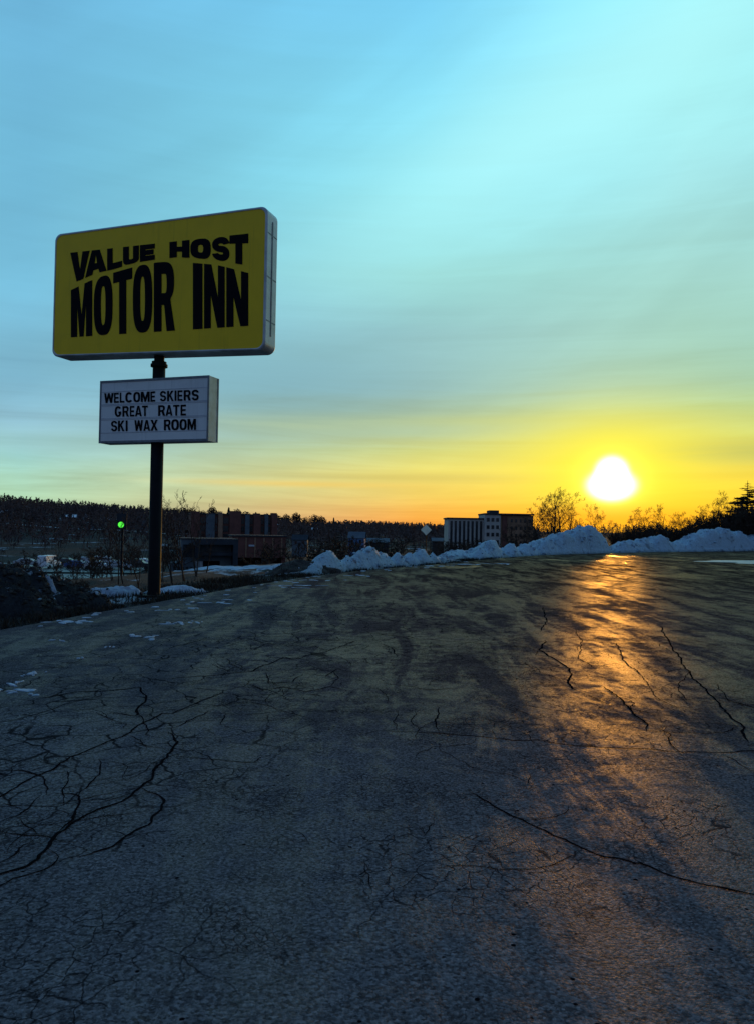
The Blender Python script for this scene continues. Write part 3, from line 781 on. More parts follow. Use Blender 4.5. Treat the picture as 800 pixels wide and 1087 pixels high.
for i, (px, ty, d, lab) in enumerate([(4,590,15.6,'leafless brush sticking up behind the crest of the big left mound, at the photo edge'),(20,592,15.8,'leafless brush behind the big left mound, just left of its snow crust'),(48,600,15.9,'leafless brush behind the snow crust of the big left mound'),(70,606,16.0,'low leafless brush on the right shoulder of the left mound'),(86,614,16.2,'lowest leafless brush at the right foot of the left mound')]):
    o = copy_tree(pS[i % 3]); put(o, px, d, ty, HS_[o.children[0].data.name], rt.random()*6.28, 1.6); tag(o, lab, 'brush', 'leafless brush round the left mound')

def conifer(name, seed, h, wid, label, cat='conifer', group=None, tiers=30, dens=15):
    rn = random.Random(seed); root = empty(name, (0, 0, 0)); t_, c_ = MB(), MB()
    t_.seg((0, 0, -.2), (0, 0, h*.55), h*.016, h*.010, 8); t_.seg((0, 0, h*.55), (0, 0, h), h*.010, 0.015, 6)
    for k in range(tiers):
        f = 0.08+0.90*k/tiers; z = h*f; ln = wid*(1-f)**0.8*rn.uniform(.75, 1.15)+.15
        for j in range(rn.randint(5, 7)):
            a_ = rn.random()*6.283; L_ = ln*rn.uniform(.6, 1.1); d = Vector((math.cos(a_), math.sin(a_), rn.uniform(-.05, .28)))
            p = Vector((0, 0, z)); q = p+d*L_; c_.seg(p, q, .03, .01, 3)
            n = max(3, int(dens*L_))
            for i in range(n):
                s_ = (i+rn.random())/n; b_ = p.lerp(q, .15+.85*s_); w_ = (0.28+.3*(1-s_))*min(1, L_/1.5)
                e_ = Vector((rn.gauss(0, 1), rn.gauss(0, 1), rn.gauss(0, .5)-.15)).normalized()*w_
                f_ = (d.cross(e_).normalized())*w_*.22
                c_.tri(b_-f_, b_+f_, b_+e_+d*w_*.6); c_.tri(b_-f_*.8, b_+f_*.8, b_-e_*.9+d*w_*.7)
    t_.build('trunk', M_bark, root); c_.build('crown', M_needle, root); tag(root, label, cat, group)
    return root
c1 = conifer('conifer', 41, 9.0, 2.9, 'dark ragged conifer at the right edge above the snow bank')
put(c1, 793, 90, 510, 9.0, 0.4, 1.5)
c2_ = copy_tree(c1); put(c2_, 822, 94, 520, 9.0, 2.1, 1.3); tag(c2_, 'second dark conifer behind the ragged one, at the very right edge', 'conifer')

# small mid-valley trees: dark masses in front of the buildings
pM = [bare_tree('valley_tree', 400+i, 6.0, 0.10, 3, (4, 6), .75, 0.035, mul=.62) for i in range(3)]
HM_ = {o.children[0].data.name: hmax(o) for o in pM}
vt = []
for i in range(110):
    px = rt.uniform(-10, 560); d = rt.uniform(75, 190)
    if 195 < px < 305 and rt.random() < .75: continue
    if px > 470: d = rt.uniform(150, 320); ty = interp(px, [(470, 572), (520, 571), (560, 570)])
    else: ty = interp(px, [(0, 585), (60, 588), (130, 582), (180, 574), (300, 574), (340, 571), (430, 572), (470, 575)])
    vt.append((px, ty+rt.uniform(-5, 5), d))
for i in range(16): vt.append((rt.uniform(466, 520), rt.uniform(571, 576), rt.uniform(120, 190)))
vc = [0]
for i, (px, ty, d) in enumerate(vt):
    o = pM[i] if i < 3 else copy_tree(pM[rt.randrange(3)])
    put(o, px, d, ty, HM_[o.children[0].data.name], rt.random()*6.28, rt.uniform(1.1, 1.6)); tag(o, 'dark leafless tree among those scattered over the valley floor', 'tree', 'leafless trees scattered over the valley floor')
# dark conifers in the valley
cv = conifer('valley_conifer', 55, 8.0, 3.2, '', 'conifer', None, 16, 5)
vcon = [(357,565,128,'dark conifer touching the left side of the blue house'),(349,570,120,'lower dark conifer left of the blue house'),(405,571,125,'dark conifer behind the twin snow peaks'),
        (415,573,118,'small dark conifer left of the diamond sign'),(440,574,122,'small dark conifer below the diamond sign'),(338,572,120,'dark conifer above the left foot of the snow bank'),(496,574,150,'dark conifer below the pale end of the long apartment building'),(480,575,140,'low dark conifer right of the diamond sign')]
for i, (px, ty, d, lab) in enumerate(vcon):
    o = cv if i == 0 else copy_tree(cv)
    put(o, px, d, ty, 8.0, rt.random()*6, 1.5); tag(o, lab, 'conifer', 'dark conifers on the valley floor')

# skyline trees (individuals)
def puff_proto(seed, kind):
    rn = random.Random(seed); root = empty('skyline_tree', (0, 0, 0)); t_, c_ = MB(), MB()
    t_.seg((0, 0, -1), (0, 0, 6), .25, .12, 5)
    for i in range(420):
        if kind == 'round':
            v_ = Vector((rn.gauss(0, 1), rn.gauss(0, 1), rn.gauss(0, 1))).normalized()*(rn.random()**.4); b_ = Vector((v_.x*2.5, v_.y*2.5, 6.3+v_.z*2.9)); b_ += Vector((nz(v_.x*2, v_.y*2, seed), 0, nz(v_.z*2, v_.x*2, seed)))
        else:
            f = rn.random(); a_ = rn.random()*6.283; q = 2.0*(1-f)**.9*rn.random()**.5; b_ = Vector((q*math.cos(a_), q*math.sin(a_), 1.5+8.5*f))
        e_ = Vector((rn.gauss(0, 1), rn.gauss(0, 1), rn.gauss(0, 1))).normalized()*.7; f_ = e_.orthogonal().normalized()*.28
        c_.tri(b_-e_*.5-f_, b_-e_*.5+f_, b_+e_*.6)
    t_.build('trunk', M_bark, root); c_.build('crown', M_needle if kind == 'cone' else M_twig, root)
    return root
pr_ = [puff_proto(61, 'round'), puff_proto(62, 'round'), puff_proto(63, 'cone')]
def terr_top(px, ytop, d, hp=9.5):
    p = at(px, ytop, d); z = p.z-hp; return p.x, p.y, z
used = [False]*3
sk = []
px = -6.0
while px < 470:
    base_y = interp(px, [(0,529),(40,532),(60,535),(100,537),(130,540),(180,543),(205,542),(240,543),(290,547),(340,551),(380,553),(430,556),(470,558)])
    dense = 165 < px < 345
    sk.append((px, base_y-(rt.uniform(0.5, 5.0) if dense else rt.uniform(-1, 2.2)), 1 if dense else 0)); px += rt.uniform(7, 13) if dense else rt.uniform(9, 17)
for i, (px, ty, dn) in enumerate(sk):
    k = rt.choice((0, 1, 1, 0, 2)) if i > 2 else i
    o = pr_[k] if not used[k] else copy_tree(pr_[k]); used[k] = True
    x, y, z = terr_top(px, ty, 630); s_ = rt.uniform(.85, 1.15)*(.9 if not dn else 1.0)
    zt = terr(x, y)-.5; top = z+9.5
    s_ = max(.45, (top-zt)/9.6)
    o.location = (x, y, zt); q = min(s_, 1.25)*(1.35 if dn else 1.0); o.scale = (q, q, s_); o.rotation_euler = (0, 0, rt.random()*6)
    tag(o, 'round topped tree standing on the skyline of the wooded hill' if k < 2 else 'pointed conifer standing on the skyline of the wooded hill', 'tree', 'round trees on the skyline' if k < 2 else 'pointed conifers on the skyline')

# the wood on the hillside: one mass
mb = MB(); rw = random.Random(77)
def clump(x, y, z, h, n):
    mb.tri((x-.15, y, z-1), (x+.15, y, z-1), (x, y, z+h*.7))
    for i in range(n):
        f = rw.random(); q = h*.30*math.sin(min(1, f*1.15+.12)*math.pi)**.6; a_ = rw.random()*6.283; rr = q*rw.random()**.5
        b_ = Vector((x+rr*math.cos(a_), y+rr*math.sin(a_), z+h*(.18+.82*f)))
        e_ = Vector((rw.gauss(0, .8), rw.gauss(0, .8), rw.gauss(0, 1.3))).normalized()*h*.10; f_ = e_.orthogonal().normalized()*h*.035
        mb.tri(b_-e_-f_, b_-e_+f_, b_+e_)
n = 0
while n < 4200:
    r = math.sqrt(rw.uniform(235**2, 760**2)); a_ = rw.uniform(-31, 12)
    if r < 330 and rw.random() < .5: continue
    x, y = r*math.sin(R(a_)), r*math.cos(R(a_))
    if nz(x*.012, y*.012, 3) < -.28: continue
    clump(x, y, terr(x, y)-.4, rw.uniform(6, 9.2), 26); n += 1
for i in range(500):    # low wood further right
    r = math.sqrt(rw.uniform(330**2, 700**2)); a_ = rw.uniform(12, 32); x, y = r*math.sin(R(a_)), r*math.cos(R(a_)); clump(x, y, terr(x, y), rw.uniform(5, 8), 22)
wd_ = mb.build('hillside_wood', M_wood); tag(wd_, 'brown leafless wood covering the distant hillside', 'wood', kind='stuff')

# ------------------------------------------------------------------ the motel sign
M_pole = simple('dark_painted_steel', (0.008, 0.008, 0.010), 0.7, var=0.3, scale=5, spec=0.12)
M_alu = simple('weathered_aluminium', (0.58, 0.60, 0.62), 0.45, metal=0.35, scale=2.5, c2=(0.34, 0.35, 0.37), bump=0.002)
M_edge = simple('dark_retainer', (0.16, 0.18, 0.21), 0.5, metal=0.3, var=0.3, scale=5)
M_letter = simple('letter_vinyl', (0.004, 0.004, 0.007), 0.6, var=0.3, spec=0.06)
def face_mat(name, c, dirt):
    m, t, b = material(name)
    co = t.new('ShaderNodeTexCoord').outputs['Object']
    n = t.noise(co, 1.2, 6, 0.6, .5); st_ = t.noise(t.mapping(co, scl=(6, 1, .35)), 2.0, 5, .6)
    cc = t.mix(t.mr(n, .35, .7, 0, .5), col(c), col([q*.82 for q in c]))
    cc = t.mix(t.mr(st_, .55, .8, 0, dirt), cc, col([q*.45 for q in c]))
    t.put(b.inputs['Base Color'], cc); b.inputs['Roughness'].default_value = .42; b.inputs['Specular IOR Level'].default_value = .35
    return m
M_yellow = face_mat('yellow_acrylic', (0.98, 0.60, 0.002), .35)
M_white = face_mat('milky_acrylic', (0.78, 0.77, 0.76), .35)

PX, PY = -5.038, 17.417
base_z = terr(PX, PY)
sign = empty('motel_sign', (PX, PY, 0), -0.321)
tag(sign, 'tall roadside motel sign on a dark pole, yellow board above a smaller white letter board', 'motel sign')
# local frame: x = along the board to the right, y = away from the viewer, z = up; world z offset: eye = 1.6, board data are relative to the eye
ZB = 3.895+EYE; WB = 5.612; HB = 3.004; DB = 0.52
def corner_round(x0, x1, zs, rad_=0.17, k=7):
    """rounded outline (ccw seen from the front); zs = (zBL, zBR, zTR, zTL)"""
    zBL, zBR, zTR, zTL = zs; out_ = []
    for (cx, cz, a0, sx_, sz_) in ((x0, zBL, 180, 1, 1), (x1, zBR, 270, -1, 1), (x1, zTR, 0, -1, -1), (x0, zTL, 90, 1, -1)):
        for i in range(k+1):
            a_ = R(a0+90*i/k); out_.append((cx+sx_*rad_+rad_*math.cos(a_), cz+sz_*rad_+rad_*math.sin(a_)))
    return out_
def shell(ring0, stations, mb_, m=0, cap0=True, cap1=True):
    """stations: list of (y, inset)"""
    cx = sum(p[0] for p in ring0)/len(ring0); cz = sum(p[1] for p in ring0)/len(ring0); k = len(ring0)
    xs = [p[0] for p in ring0]; zs_ = [p[1] for p in ring0]; hw = (max(xs)-min(xs))/2; hh = (max(zs_)-min(zs_))/2; mx = (max(xs)+min(xs))/2; mz = (max(zs_)+min(zs_))/2
    base = len(mb_.v)
    for (y, ins) in stations:
        for (x, z) in ring0: mb_.v.append((mx+(x-mx)*(hw-ins)/hw, y, mz+(z-mz)*(hh-ins)/hh))
    for s_ in range(len(stations)-1):
        for i in range(k):
            j = (i+1) % k; mb_.f.append((base+s_*k+i, base+s_*k+j, base+(s_+1)*k+j, base+(s_+1)*k+i)); mb_.m.append(m)
    if cap0: mb_.f.append(tuple(base+i for i in range(k))); mb_.m.append(m)
    if cap1: mb_.f.append(tuple(base+(len(stations)-1)*k+i for i in reversed(range(k)))); mb_.m.append(m)
zs_big = (ZB+0.055, ZB-0.10, ZB+HB+.02, ZB+HB-.005)
ringo = corner_round(-WB/2, WB/2, zs_big)
y0, y1 = -DB/2, DB/2
mb = MB()
shell(ringo, [(y0+.018, .055), (y0, .05), (y0-.004, .03), (y0+.012, 0.006), (y0+.03, 0), (y1-.03, 0), (y1-.012, .006), (y1+.004, .03), (y1, .05), (y1-.018, .055)], mb)
cab = mb.build('sign_cabinet', M_alu, sign)
cab['label'] = 'large yellow cabinet with rounded aluminium corners'
# seams on the cabinet side
mb = MB()
for zz in (ZB+.55, ZB+1.5, ZB+2.45): mb.box(WB/2+.001, WB/2+.006, y0+.04, y1-.04, zz, zz+.02)
mb.box(WB/2+.001, WB/2+.012, -.02, .02, ZB+.25, ZB+HB-.25)
mb.build('side_seam', M_edge, cab)
mb = MB(); shell(ringo, [(y0+.010, .052), (y0+.016, .052)], mb)
fc = mb.build('face', M_yellow, cab)
mb = MB(); shell(ringo, [(y1-.016, .052), (y1-.010, .052)], mb)
mb.build('rear_face', M_yellow, cab)

# ---- glyphs: outlines in a unit box, drawn for this sign
def ell(cx, cy, rx, ry, a0, a1, n, p=1.0):
    o_ = []
    for i in range(n+1):
        a_ = R(a0+(a1-a0)*i/n); c_, s_ = math.cos(a_), math.sin(a_)
        o_.append((cx+rx*math.copysign(abs(c_)**p, c_), cy+ry*math.copysign(abs(s_)**p, s_)))
    return o_
def stroke(path, w_, asp):
    l_, r_ = [], []
    for i, (x, y) in enumerate(path):
        a_ = path[max(0, i-1)]; b_ = path[min(len(path)-1, i+1)]
        dx, dy = b_[0]-a_[0], (b_[1]-a_[1])*asp; q = math.hypot(dx, dy) or 1
        nx, ny = -dy/q*w_/2, dx/q*w_/2/asp
        l_.append((x+nx, y+ny)); r_.append((x-nx, y-ny))
    return l_+r_[::-1]
def glyph(ch, w_, hb, asp):
    c_ = .5
    if ch == 'I': return [[(0,0),(1,0),(1,1),(0,1)]]
    if ch == 'L': return [[(0,0),(1,0),(1,hb),(w_,hb),(w_,1),(0,1)]]
    if ch == 'T': return [[(c_-w_/2,0),(c_+w_/2,0),(c_+w_/2,1-hb),(1,1-hb),(1,1),(0,1),(0,1-hb),(c_-w_/2,1-hb)]]
    if ch == 'E':
        g_ = (1-3*hb)/2
        return [[(0,0),(1,0),(1,hb),(w_,hb),(w_,hb+g_),(.92,hb+g_),(.92,2*hb+g_),(w_,2*hb+g_),(w_,1-hb),(1,1-hb),(1,1),(0,1)]]
    if ch == 'H': return [[(0,0),(w_,0),(w_,.5-hb/2),(1-w_,.5-hb/2),(1-w_,0),(1,0),(1,1),(1-w_,1),(1-w_,.5+hb/2),(w_,.5+hb/2),(w_,1),(0,1)]]
    if ch == 'N': 
        k = w_*.95; return [[(0,0),(k*.92,0),(k*.92,.52),(1-k,0),(1,0),(1,1),(1-k*.92,1),(1-k*.92,.48),(k,1),(0,1)]]
    if ch == 'M':
        k = w_*.78; return [[(0,0),(k,0),(k,.62),(.5-k*.33,0),(.5+k*.33,0),(1-k,.62),(1-k,0),(1,0),(1,1),(1-k*1.22,1),(.5,.42),(k*1.22,1),(0,1)]]
    if ch == 'V': return [[(.5-w_*.48,0),(.5+w_*.48,0),(1,1),(1-w_,1),(.5,.36),(w_,1),(0,1)]]
    if ch == 'W':
        k = w_*.72; return [[(.16,0),(.16+k*.9,0),(.5,.55),(.84-k*.9,0),(.84,0),(1,1),(1-k,1),(.80-k*.35,.45),(.5+k*.4,1),(.5-k*.4,1),(.20+k*.35,.45),(k,1),(0,1)]]
    if ch == 'A':
        return [[(0,0),(w_*.9,0),(w_*.9+.05,.17),(1-w_*.9-.05,.17),(1-w_*.9,0),(1,0),(.5+w_*.5,1),(.5-w_*.5,1)],
                [(w_*.9+.11,.17+hb*.9),(1-w_*.9-.11,.17+hb*.9),(.5,.80)]]
    if ch == 'X':
        k = w_*1.05; return [[(0,0),(k,0),(.5,.36),(1-k,0),(1,0),(.5+k*.52,.5),(1,1),(1-k,1),(.5,.64),(k,1),(0,1),(.5-k*.52,.5)]]
    if ch == 'K':
        return [[(0,0),(w_,0),(w_,.36),(w_+.09,.46),(1-w_*1.1,0),(1,0),(w_+.26,.60),(.97,1),(1-w_*1.25,1),(w_,.60),(w_,1),(0,1)]]
    if ch == 'U':
        ry = .30; rin = .17
        return [[(0,1)]+ell(.5,ry,.5,ry,180,360,14,.75)+[(1,1),(1-w_,1)]+ell(.5,ry,.5-w_,max(.04,ry-hb),360,180,10,.8)+[(w_,1)]]
    if ch == 'O':
        return [ell(.5,.5,.5,.5,0,360,36,.72)[:-1], ell(.5,.5,.5-w_,.5-hb,0,360,28,.75)[:-1]]
    if ch == 'R':
        return [[(0,0),(w_,0),(w_,.38),(.50,.38),(1-w_*1.02,0),(1.02,0)]+[(.80,.45)]+ell(.55,.72,.43,.28,-55,90,12,.8)+[(0,1)],
                [(w_,.38+hb)]+ell(.55,.38+hb+(.62-2*hb)/2,max(.05,.43-w_*.95),(.62-2*hb)/2,-90,90,8,.8)+[(w_,1-hb)]]
    if ch == 'S':
        h2 = hb/2; ry = (1-hb)/4
        a_ = ell(.5,1-h2-ry,.5-w_/2,ry,5,245,20,.9); b_ = ell(.5,h2+ry,.5-w_/2,ry,65,-175,20,.9)
        return [stroke(a_+b_, w_*.98, asp)]
    if ch == 'C' or ch == 'G':
        a_ = ell(.5,.5,.5-w_/2,.5-hb/2,38,322 if ch == 'C' else 340,30,.8)
        s_ = [stroke(a_, w_*.98, asp)]
        if ch == 'G': s_.append([(.55,.30),(1.0,.30),(1.0,.52),(.55,.52)]) if False else None
        return s_
    return []
def face_local(px, py, yaw, off, cx=PX, cy=PY):
    """intersection of a sight line with the face plane -> local (x, z)"""
    n_ = Vector((math.sin(yaw), math.cos(yaw), 0)); r_ = Vector((math.cos(yaw), -math.sin(yaw), 0))
    c0 = Vector((cx, cy, 0))+n_*off; o_ = Vector((0, 0, EYE)); d = ray(px, py)
    t_ = (c0-o_).dot(n_)/d.dot(n_); q = o_+d*t_; return (q-c0).dot(r_), q.z
def letter(ch, x0, x1, topf, botf, conv, off, w_, hb, parent, mat, yaw=0.321, th=.006, extra=None):
    asp = abs(botf((x0+x1)/2)-topf((x0+x1)/2))/max(1, (x1-x0))
    cu = bpy.data.curves.new('letter', 'CURVE'); cu.dimensions = '2D'; cu.fill_mode = 'BOTH'; cu.extrude = 0.5
    outl = glyph(ch, w_, hb, asp)
    for poly in outl:
        pts_ = []
        for i in range(len(poly)):      # subdivide so the warp can bend the letter
            a_, b_ = poly[i], poly[(i+1) % len(poly)]; q = 1+int(math.hypot(b_[0]-a_[0], b_[1]-a_[1])/.2)
            for k in range(q): pts_.append((a_[0]+(b_[0]-a_[0])*k/q, a_[1]+(b_[1]-a_[1])*k/q))
        s_ = cu.splines.new('POLY'); s_.points.add(len(pts_)-1); s_.use_cyclic_u = True
        for i, (x, y) in enumerate(pts_): s_.points[i].co = (x, y, 0, 1)
    to = bpy.data.objects.new('tmp', cu); C.objects.link(to)
    dg_ = bpy.context.evaluated_depsgraph_get(); me = bpy.data.meshes.new_from_object(to.evaluated_get(dg_)); bpy.data.objects.remove(to)
    if ch == 'G':
        bm_ = bmesh.new(); bm_.from_mesh(me)
        bb = [(.56,.30),(.98,.30),(.98,.50),(.56,.50)]
        v0 = [bm_.verts.new((x, y, .52)) for x, y in bb]; v1 = [bm_.verts.new((x, y, -.52)) for x, y in bb]
        bm_.faces.new(v0); bm_.faces.new(v1[::-1])
        for i in range(4): bm_.faces.new((v0[i], v1[i], v1[(i+1) % 4], v0[(i+1) % 4]))
        bm_.to_mesh(me); bm_.free()
    for v_ in me.vertices:
        x = x0+(x1-x0)*v_.co.x; ty, by = topf(x), botf(x); y = by+(ty-by)*v_.co.y
        px_, py_ = conv(x, y); lx, lz = face_local(px_, py_, yaw, off)
        v_.co = (lx, off-th/2+(-v_.co.z)*th, lz)
    me.materials.clear(); me.materials.append(mat); me.name = 'letter'
    o_ = bpy.data.objects.new('letter', me); link(o_, parent)
    return o_
conv1 = lambda x, y: (40+x/2.963, 210+y/2.963)
topV = lambda x: 172-(x-105)*.108
botV = lambda x: interp(x, [(105,268),(135,258),(165,244),(200,232),(240,224),(290,208),(345,196),(440,186),(510,190),(575,199),(650,210),(665,212)])
topM = lambda x: interp(x, [(105,290),(160,263),(200,247),(250,232),(320,212),(380,202),(430,200),(490,204),(560,210),(600,219),(663,236)])
botM = lambda x: 438-(x-105)*.0648
offB = y0+.008
for ch, a_, b_ in (('V',103,164),('A',150,217),('L',219,266),('U',269,319),('E',322,369),('H',415,478),('O',481,545),('S',549,604),('T',604,663)):
    letter(ch, a_, b_, topV, botV, conv1, offB, .37, .30, cab, M_letter)
for ch, a_, b_ in (('M',105,172),('O',177,236),('T',238,298),('O',300,361),('R',366,431),('I',489,519),('N',524,589),('N',594,663)):
    letter(ch, a_, b_, topM, botM, conv1, offB, .375, .17, cab, M_letter)

# ---- reader board
MW, MH, MZ, MD = 2.873, 1.443, 1.876+EYE, 0.41
mb = MB(); fr = .045
m0, m1 = -MD/2, MD/2
mb.box(-MW/2, MW/2, m0+.012, m1, MZ, MZ+MH)
board = mb.build('reader_board', M_alu, sign); board['label'] = 'smaller white changeable letter board'
mb = MB()
for (xa, xb, za, zb_) in ((-MW/2-.004, MW/2+.004, MZ-.004, MZ+fr), (-MW/2-.004, MW/2+.004, MZ+MH-fr, MZ+MH+.004), (-MW/2-.004, -MW/2+fr*.7, MZ+fr, MZ+MH-fr), (MW/2-fr*.7, MW/2+.004, MZ+fr, MZ+MH-fr)):
    mb.box(xa, xb, m0-.012, m0+.009, za, zb_)
mb.box(MW/2+.001, MW/2+.008, m1-.05, m1+.003, MZ, MZ+MH)
mb.build('frame', M_edge, board)
mb = MB(); mb.box(-MW/2+fr*.7, MW/2-fr*.7, m0+.002, m0+.0095, MZ+fr, MZ+MH-fr); mb.build('face', M_white, board)
M_track = simple('clear_track', (0.42, 0.44, 0.50), .35, var=.2)
conv7 = lambda x, y: (90+x/5.161, 385+y/5.161)
offM = m0-.003
rows = [((108,167),(625,147),(108,221),(625,205),[('W',107,158),('E',161,187),('L',193,218),('C',223,262),('O',267,304),('M',308,356),('E',361,386),('S',413,446),('K',452,488),('I',493,503),('E',509,536),('R',543,581),('S',587,625)]),
        ((165,239),(555,229),(165,296),(555,288),[('G',165,201),('R',207,241),('E',248,272),('A',276,313),('T',315,346),('R',403,440),('A',444,481),('T',485,519),('E',526,555)]),
        ((145,318),(610,307),(145,376),(610,367),[('S',145,178),('K',183,218),('I',225,235),('W',273,319),('A',322,358),('X',361,400),('R',435,471),('O',475,516),('O',520,559),('M',564,610)])]
for (tl, tr, bl, br_, chs) in rows:
    tf = lambda x, a=tl, b=tr: a[1]+(b[1]-a[1])*(x-a[0])/(b[0]-a[0]); bf = lambda x, a=bl, b=br_: a[1]+(b[1]-a[1])*(x-a[0])/(b[0]-a[0])
    for ch, a_, b_ in chs: letter(ch, a_, b_, tf, bf, conv7, offM, .29, .17, board, M_letter)
    mb = MB()
    for fn, dy in ((tf, -8), (bf, 6)):
        q0 = face_local(*conv7(98, fn(98)+dy), 0.321, m0); q1 = face_local(*conv7(662, fn(662)+dy), 0.321, m0); zc = (q0[1]+q1[1])/2
        mb.box(-MW/2+fr, MW/2-fr, m0-.004, m0+.001, zc-.006, zc+.006)
    mb.build('letter_track', M_track, board)
# ---- pole
mb = MB(); mb.cyl((0, 0), .142, base_z-.4, MZ+MH+.30, 28)
mb.build('pole', M_pole, sign, True)
mb = MB(); mb.cyl((0, 0), .19, MZ+MH+.30, MZ+MH+.36, 28); mb.cyl((0, 0), .165, MZ+MH+.36, MZ+MH+.42, 28); mb.cyl((0, 0), .115, MZ+MH+.42, ZB+.03, 24)
mb.build('pole_collar', M_pole, sign)
mb = MB(); mb.box(-.26, .26, -.26, .26, base_z-.05, base_z+.05)
for sx_ in (-1, 1):
    for sy_ in (-1, 1): mb.cyl((sx_*.2, sy_*.2), .025, base_z+.05, base_z+.11, 6)
mb.build('base_plate', M_pole, sign)

# ------------------------------------------------------------------ buildings
M_brick = simple('dark_brick', (0.20, 0.085, 0.070), .9, scale=.6, c2=(0.14, 0.062, 0.052), spec=.1)
M_brick2 = simple('brown_brick', (0.34, 0.20, 0.13), .9, scale=.6, c2=(0.26, 0.155, 0.10), spec=.1)
M_pale = simple('pale_concrete', (0.50, 0.46, 0.41), .85, scale=.4, c2=(0.40, 0.37, 0.34), spec=.2)
M_grey = simple('grey_cladding', (0.13, 0.16, 0.18), .8, scale=.5, c2=(0.09, 0.11, 0.13), spec=.2)
M_dkgrey = simple('dark_cladding', (0.035, 0.040, 0.050), .8, scale=.5, var=.3, spec=.2)
M_glass = simple('window_glass', (0.02, 0.025, 0.03), .12, var=.3, spec=.6)
M_black = simple('dark_opening', (0.006, 0.006, 0.008), .9, var=.3, spec=.1)
M_roof = simple('roof_felt', (0.05, 0.05, 0.055), .9, var=.3, spec=.1)
M_siding = simple('pale_siding', (0.45, 0.50, 0.55), .8, var=.15, spec=.2)
M_blue = simple('blue_siding', (0.10, 0.20, 0.38), .8, var=.2, spec=.2)
M_roofsnow = simple('snowy_roof', (0.70, 0.74, 0.78), .8, var=.12, spec=.2)

def facade(name, label, px0, px1, ytop, d, zbase, wallmat, yaw=None, depth=14, cat='building'):
    """box building: front face spans the two pixel columns at depth d; returns root and its local size"""
    a_ = at(px0, ytop, d); b_ = at(px1, ytop, d); wd = (b_.x-a_.x)*(1.0 if not yaw else 1.04); ht = (a_.z+b_.z)/2-zbase
    root = empty(name, (a_.x, d, zbase), yaw or 0.0); tag(root, label, cat)
    return root, wd, ht
# A: brick apartment block
zA = terr(*at(248, 560, 235).xy)
ra, wA, hA = facade('apartment_block', 'long dark brick apartment block with tall pale window bays, behind the grey flat roofed building', 203, 292, 544.5, 235, zA, M_brick, R(17))
mb = MB(); mb.box(0, wA, 1.2, 14, -1, hA*.95); mb.build('wall', M_brick, ra)
mb = MB(); mb.box(-.2, wA+.2, 1.0, 14.3, hA*.95+.003, hA*.95+.4); mb.build('roof', M_roof, ra)
for i, (u0, u1, hf, mt_) in enumerate([(0, .10, 1.0, M_brick), (.17, .27, .96, M_grey), (.31, .36, .99, M_brick2), (.44, .57, 1.03, M_brick), (.62, .67, .96, M_grey), (.72, .80, .98, M_brick), (.85, .89, .97, M_grey), (.93, 1.0, 1.0, M_brick)]):
    mb = MB(); mb.box(u0*wA, u1*wA, 0, 1.19, -1, hA*hf); mb.box(u0*wA+.05, u1*wA-.05, 1.195, 3.5, hA*.95+.41, hA*hf+.35); mb.build('tower_bay', mt_, ra)
for i, (u0, u1) in enumerate([(.11, .16), (.28, .30), (.37, .43), (.58, .61), (.68, .71), (.81, .84), (.90, .92)]):
    for k in range(4):
        z0 = .8+k*(hA-1.6)/4; mb = MB(); mb.box(u0*wA, u1*wA, 1.1, 1.19, z0, z0+(hA-1.6)/4*.72); mb.build('window', M_glass, ra)
# B: low brick wing
zB_ = terr(*at(275, 590, 150).xy)
rb, wB_, hB_ = facade('low_brick_building', 'plain low dark brick building with a black open ground floor, right of the grey building', 247, 302, 570, 150, zB_, M_brick, R(15))
mb = MB(); mb.box(0, wB_, 0, 10, 1.5, hB_); mb.box(0, .8, .4, 10, -1, 1.5); mb.box(wB_-.8, wB_, .4, 10, -1, 1.5); mb.box(.8, wB_-.8, 6, 10, -1, 1.5); mb.build('wall', M_brick, rb)
mb = MB(); mb.box(-.2, wB_+.2, -.2, 10.2, hB_, hB_+.3); mb.build('roof', M_roof, rb)
for i in range(6):
    x = wB_*(i+.5)/6; mb = MB(); mb.box(x-.12, x+.12, -.16, -.003, 1.6, hB_-.2); mb.build('pilaster', M_brick2, rb)
mb = MB(); mb.box(wB_*.30, wB_*.42, -.12, -.17+.1, hB_*.66, hB_*.72); mb.build('wall_sign', M_siding, rb)
# C: grey front building with portal
zC = terr(*at(222, 595, 104).xy)
rc_, wC, hC = facade('grey_building', 'grey flat roofed building with a dark framed entrance portal and black doorway', 183, 250, 572, 104, zC, M_grey, R(18))
s_ = wC/67.0
mb = MB(); mb.box(0, 24*s_, 1.2, 9, -1, hC*.42); mb.box(10*s_, 26*s_, 2.2, 9, hC*.42, hC*.97); mb.box(26*s_, wC, 2.2, 9, -1, hC*.97); mb.build('wall', M_grey, rc_)
mb = MB(); mb.box(24*s_, wC, 0, 2.19, hC*.86, hC); mb.box(24*s_, 27*s_, 0, 2.19, hC*.52, hC*.86); mb.box(wC-5*s_, wC, 0, 2.19, -1, hC*.86); mb.box(27*s_, wC-5*s_, .6, 2.19, hC*.60, hC*.68); mb.build('portal', M_dkgrey, rc_)
mb = MB(); mb.box(9.5*s_, wC+.1, 2.1, 9.1, hC*.97+.003, hC*.97+.2); mb.build('roof', M_roof, rc_)
mb = MB(); mb.box(33*s_, 50*s_, 2.12, 2.19, -.5, hC*.46); mb.build('door', M_black, rc_)
for q in (25, 29): 
    mb = MB(); mb.box(q*s_, (q+3.4)*s_, 2.10, 2.18, .2, hC*.45); mb.build('window', M_siding, rc_)
mb = MB(); mb.box(12*s_, 24*s_, 2.12, 2.19, hC*.55, hC*.85); mb.build('window', M_glass, rc_)
